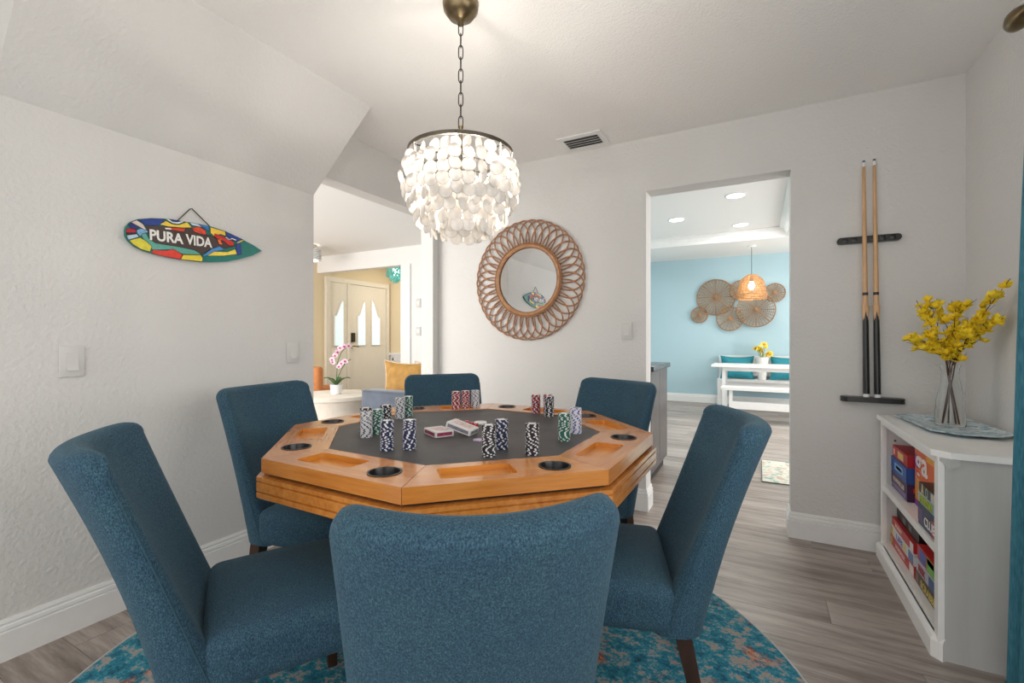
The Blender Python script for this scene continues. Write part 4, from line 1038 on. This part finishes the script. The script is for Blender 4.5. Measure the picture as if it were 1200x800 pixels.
cushion('teal cushion at the left on the white bench', (-.32, 8.38, .456), 0, M_teal, .50, .38, .13, lean=-.20)
cushion('teal cushion at the right on the white bench', (.40, 8.38, .456), 0, M_teal, .50, .38, .13, lean=-.20)
sv_ = thing('white_planter', 'tall white tapered vase with sunflowers between the teal cushions', 'vase', (.04, 8.33, .456))
MB().lathe([(.05, 0), (.055, .005), (.095, .36), (.088, .36), (.06, .05), (.001, .05)], 20, cap=False).build('vase_body', mat('white_ceramic', (.78, .77, .75), .3, var=.02), sv_)
for i in range(9):
    a = 2.4*i; r = .03+.09*(i/9)**.6; zz = .46+.06*cos(i*1.9)+.04*(1-i/9)
    MB().tube([(0, 0, .2), (r*.5*cos(a), r*.5*sin(a), zz-.1), (r*cos(a), r*sin(a), zz)], .004, 5).build('flower_stem', M_leafg, sv_)
    fl_ = MB()
    for k in range(10):
        b = 2*pi*k/10; fl_.add([(0, 0, 0), (.045*cos(b-.25), .045*sin(b-.25), .004), (.065*cos(b), .065*sin(b), -.004), (.045*cos(b+.25), .045*sin(b+.25), .004), (0, 0, -.004)], [(0, 1, 2, 3), (4, 3, 2, 1), (0, 4, 1), (0, 3, 4)])
    f = fl_.build('sunflower', M_petal, sv_, (r*cos(a), r*sin(a), zz), (.9+.3*sin(i), .4*cos(i*2), a), smooth=False)
    MB().lathe([(.022, -.004), (.022, .006), (.012, .012)], 10).build('flower_heart', M_cal, f)
wt = thing('white_table', 'narrow white table in front of the cushioned bench', 'table', (.18, 7.62, 0))
MB().box((-.80, -.30, .70), (.80, .30, .73)).build('table_top', M_fw, wt, smooth=False)
for x in (-.66, .32):
    for y in (-.22, .20): MB().box((x, y, 0), (x+.045, y+.045, .70)).build('leg', M_fw, wt, smooth=False)
MB().box((-.66, -.21, .64), (.66, -.19, .70)).build('apron', M_fw, wt, smooth=False)
fb = thing('front_bench', 'backless white bench in front of the narrow white table', 'bench', (.16, 6.98, 0))
MB().box((-.62, -.16, .42), (.62, .16, .455)).build('seat', M_fw, fb, smooth=False)
for x in (-.52, .20):
    for y in (-.13, .09): MB().box((x, y, 0), (x+.04, y+.04, .42)).build('leg', M_fw, fb, smooth=False)
MB().box((-.50, -.125, .17), (.50, -.105, .27)).build('stretcher_board', M_fw, fb, smooth=False)

# ================================================================== LIVING ROOM CONTENTS
M_sofa = mat('grey_blue_velvet', (.085, .105, .145), .8, var=.15, vscale=12, sheen_weight=.3)
sf = thing('sofa', 'grey blue sofa arm showing behind the poker table', 'sofa', (-2.88, 4.0, 0))
MB().rbox((0, -.78, .36), (.43, .085, .275), .03, 3, 0, 2).build('arm', M_sofa, sf); MB().rbox((0, .78, .36), (.43, .085, .275), .03, 3, 0, 2).build('arm', M_sofa, sf)
MB().rbox((.33, 0, .44), (.10, .70, .33), .04, 3, 0, 2).build('backrest', M_sofa, sf); MB().rbox((-.06, 0, .25), (.36, .70, .17), .03, 3, 0, 2).build('seat_base', M_sofa, sf)
for x in (-.36, .34):
    for y in (-.78, .78): MB().bar((x, y, 0), (x, y, .10), .04, .05).build('leg', M_legw, sf, smooth=False)
MB().tube([(-.415, -.866, .625), (.415, -.866, .625)], .005, 6).build('arm_piping', M_sofa, sf)
M_must = mat('mustard_velvet', (.40, .215, .05), .75, var=.2, vscale=14, bump=.2, bscale=150)
cushion('mustard velvet cushion with pale fringe on the grey blue sofa', (-3.03, 3.47, .43), radians(12), M_must, .54, .48, .17, lean=-.12, piping=mat('pale_fringe', (.66, .52, .36), .9, var=.2, vscale=80))
cushion('pale cushion behind the mustard one on the sofa', (-2.93, 3.76, .43), radians(10), mat('cream_cushion', (.66, .60, .52), .8, var=.1), .48, .46, .14, lean=-.12)
ct = thing('drum_coffee_table', 'round off-white drum coffee table in the living room', 'coffee table', (-4.50, 3.86, 0))
M_plas = mat('ivory_plaster', (.74, .68, .60), .7, var=.06, vscale=8, bump=.3, bscale=30)
MB().lathe([(.43, 0), (.42, .04), (.405, .2), (.41, .34), (.44, .395), (.44, .40)], 48).build('drum_base', M_plas, ct)
MB().lathe([(.45, .40), (.46, .405), (.46, .445), (.452, .45)], 48).build('top', M_plas, ct)
orp = on(394, 461.5, 2, .45)
orc = thing('orchid', 'pink and white orchid in a white pot on the drum table', 'potted plant', (orp.x, orp.y, .4505))
MB().lathe([(.052, 0), (.058, .004), (.072, .115), (.066, .115), (.062, .095), (.001, .095)], 24, cap=False).build('pot', M_white, orc)
M_gst = mat('orchid_green', (.05, .12, .03), .4, var=.3, vscale=20)
for a, L in ((.3, .16), (2.9, .17), (1.5, .12), (4.4, .13), (-.5, .14)):
    p0 = Vector((0, 0, .10)); d = Vector((cos(a+YAW), sin(a+YAW), 0)); sd = Vector((-d.y, d.x, 0)); vs = []; n = 7
    for j in range(n):
        t = j/(n-1); c = p0+d*L*t+Vector((0, 0, .10*sin(t*2.0))); wd = .026*sin(pi*min(1, .08+t*.92))**.7
        vs += [c+sd*wd, c-Vector((0, 0, .008)), c-sd*wd]
    fs = []
    for j in range(n-1):
        for q in (0, 1): fs.append((3*j+q, 3*j+q+1, 3*j+q+4, 3*j+q+3))
    o = MB().add(vs, fs).build('leaf', M_gst, orc); md = o.modifiers.new('s', 'SOLIDIFY'); md.thickness = .003
camR = Vector((_c, _s, 0)); camF = Vector((-_s, _c, 0))
M_opet = mat('orchid_petal', (.80, .62, .70), .5, var=.15, vscale=60); M_olip = mat('orchid_lip', (.50, .02, .18), .5, var=.2)
def orch(px, py):
    p = on(px, py, 1, orp.y); return p-Vector(orc.location)
def spike(pix):
    pts = [Vector((0, 0, .09))]+[orch(*q)+camF*.01*i for i, q in enumerate(pix)]
    MB().tube(bez(pts, 14) if len(pts) < 5 else pts, .0045, 6).build('flower_spike', M_gst, orc)
spike([(394.5, 440), (395, 425), (399, 413), (405, 406), (412, 408)]); spike([(396, 442), (400, 432), (405, 424), (410, 421)])
ob = MB()
for k, L, W in ((0, .040, .026), (1, .036, .014), (2, .036, .014), (3, .040, .026), (4, .036, .013)):
    b = {0: 0, 3: pi, 1: .9+pi/2-.9, 2: -2.2, 4: -.95}[k]
    d = Vector((cos(b), 0, sin(b))); sd = Vector((-sin(b), 0, cos(b)))
    c = [Vector((0, 0, 0)), d*L*.45+sd*W, d*L-Vector((0, .004, 0)), d*L*.45-sd*W]; bk = [q+Vector((0, .002, 0)) for q in c]
    ob.add(c+bk, [(0, 1, 2, 3), (7, 6, 5, 4), (0, 4, 5, 1), (1, 5, 6, 2), (2, 6, 7, 3), (3, 7, 4, 0)])
ome = ob.mesh('blossom', False); ome.materials.append(M_opet)
olip = MB().lathe([(.003, 0), (.010, .004), (.013, .012), (.003, .016)], 8).mesh('blossom_lip'); olip.materials.append(M_olip)
for i, (qx, qy) in enumerate([(390, 421), (393.5, 416), (396, 412), (399.5, 407.5), (404, 405.5), (409, 405), (398, 429), (401, 425.5), (405, 423), (391, 424)]):
    p = orch(qx, qy)-camF*.02
    o = mobj('blossom', ome, None, orc, p, (random.uniform(-.3, .3), random.uniform(-.5, .5), YAW+random.uniform(-.6, .6)))
    mobj('blossom_lip', olip, None, o, (0, -.002, -.004), (pi/2, 0, 0))
oc = thing('orange_armchair', 'orange armchair back at the left edge of the opening', 'armchair', (-5.62, 4.42, 0), radians(20))
M_or = mat('burnt_orange_fabric', (.52, .19, .06), .8, var=.15, vscale=20)
MB().rbox((0, 0, .30), (.30, .30, .13), .05, 3, 0, 2).build('seat', M_or, oc); MB().rbox((0, -.26, .46), (.30, .07, .27), .05, 3, 0, 2).build('backrest', M_or, oc)
for x in (-.24, .24):
    for y in (-.24, .24): MB().bar((x, y, 0), (x, y, .18), .03, .04).build('leg', M_legw, oc, smooth=False)
dlp = on(364, 296, 1, 4.3)
dl_ = thing('drum_ceiling_light', 'white ribbed drum ceiling light at the edge of the living room opening', 'ceiling light', (dlp.x, dlp.y, ZC))
for k in range(7): MB().lathe([(.13, -.06-.022*k), (.14, -.064-.022*k), (.14, -.074-.022*k), (.13, -.078-.022*k)], 28).build('rib', M_white, dl_)
MB().lathe([(.05, -.06), (.05, -.03), (.08, -.01), (.08, 0)], 20).build('ceiling_mount', M_bronze, dl_)
MB().lathe([(.10, -.222), (.10, -.218), (.10, -.06)], 20).build('diffuser', emit('soft_diffuser', (1, .95, .88), 1.2), dl_)
tlp = on(464, 319, 1, 5.75)
tl_ = thing('aqua_shell_pendant', 'aqua shell pendant light hanging in the entry', 'pendant lamp', (tlp.x, tlp.y, 0))
MB().tube([(0, 0, 2.7), (0, 0, tlp.z+.10)], .005, 6).build('cord', M_darkmetal, tl_)
MB().lathe([(.10, tlp.z+.08), (.10, tlp.z+.10)], 20).build('top_plate', M_darkmetal, tl_)
MB().lathe([(.05, -.05), (.05, .06)], 14, (0, 0, tlp.z)).build('lamp_core', emit('aqua_lamp_core', (.75, 1.0, .95), 3), tl_)
aq = NT('aqua_shell'); aq.b.inputs['Base Color'].default_value = (.30, .68, .64, 1); aq.b.inputs['Roughness'].default_value = .3
_t = aq.n('ShaderNodeBsdfTranslucent'); _t.inputs['Color'].default_value = (.30, .72, .68, 1); _m = aq.n('ShaderNodeMixShader'); aq.l(aq.b.outputs[0], _m.inputs[1]); aq.l(_t.outputs[0], _m.inputs[2]); aq.l(_m.outputs[0], aq.out.inputs['Surface'])
sme2 = sme.copy(); sme2.materials.clear(); sme2.materials.append(aq.m)
for r, n, zs in ((.15, 18, (.05, .0, -.05)), (.10, 11, (-.03, -.08, -.12)), (.04, 5, (-.1, -.15))):
    for k in range(n):
        for z in zs:
            a = 2*pi*k/n+z*3; mobj('shell_disc', sme2, None, tl_, (r*cos(a), r*sin(a), tlp.z+z+random.uniform(-.01, .01)), (Matrix.Rotation(a+random.gauss(0, .3), 3, 'Z') @ Matrix.Rotation(pi/2, 3, 'Y')).to_euler())
for (qx, qy), lab in zip([(491, 355), (491, 388)], ['upper small white control panel on the living room wall', 'lower small white switch on the living room wall']):
    p = on(qx, qy, 1, YW); t = thing('wall_control', lab, 'wall control', (p.x, YW, p.z), 0)
    MB().rbox((0, -.010, 0), (.04, .010, .06), .004, 2, 0, 1).build('housing', M_plate, t)
    MB().box((-.02, -.0215, -.02), (.02, -.0195, .03)).build('button', M_white, t, smooth=False)
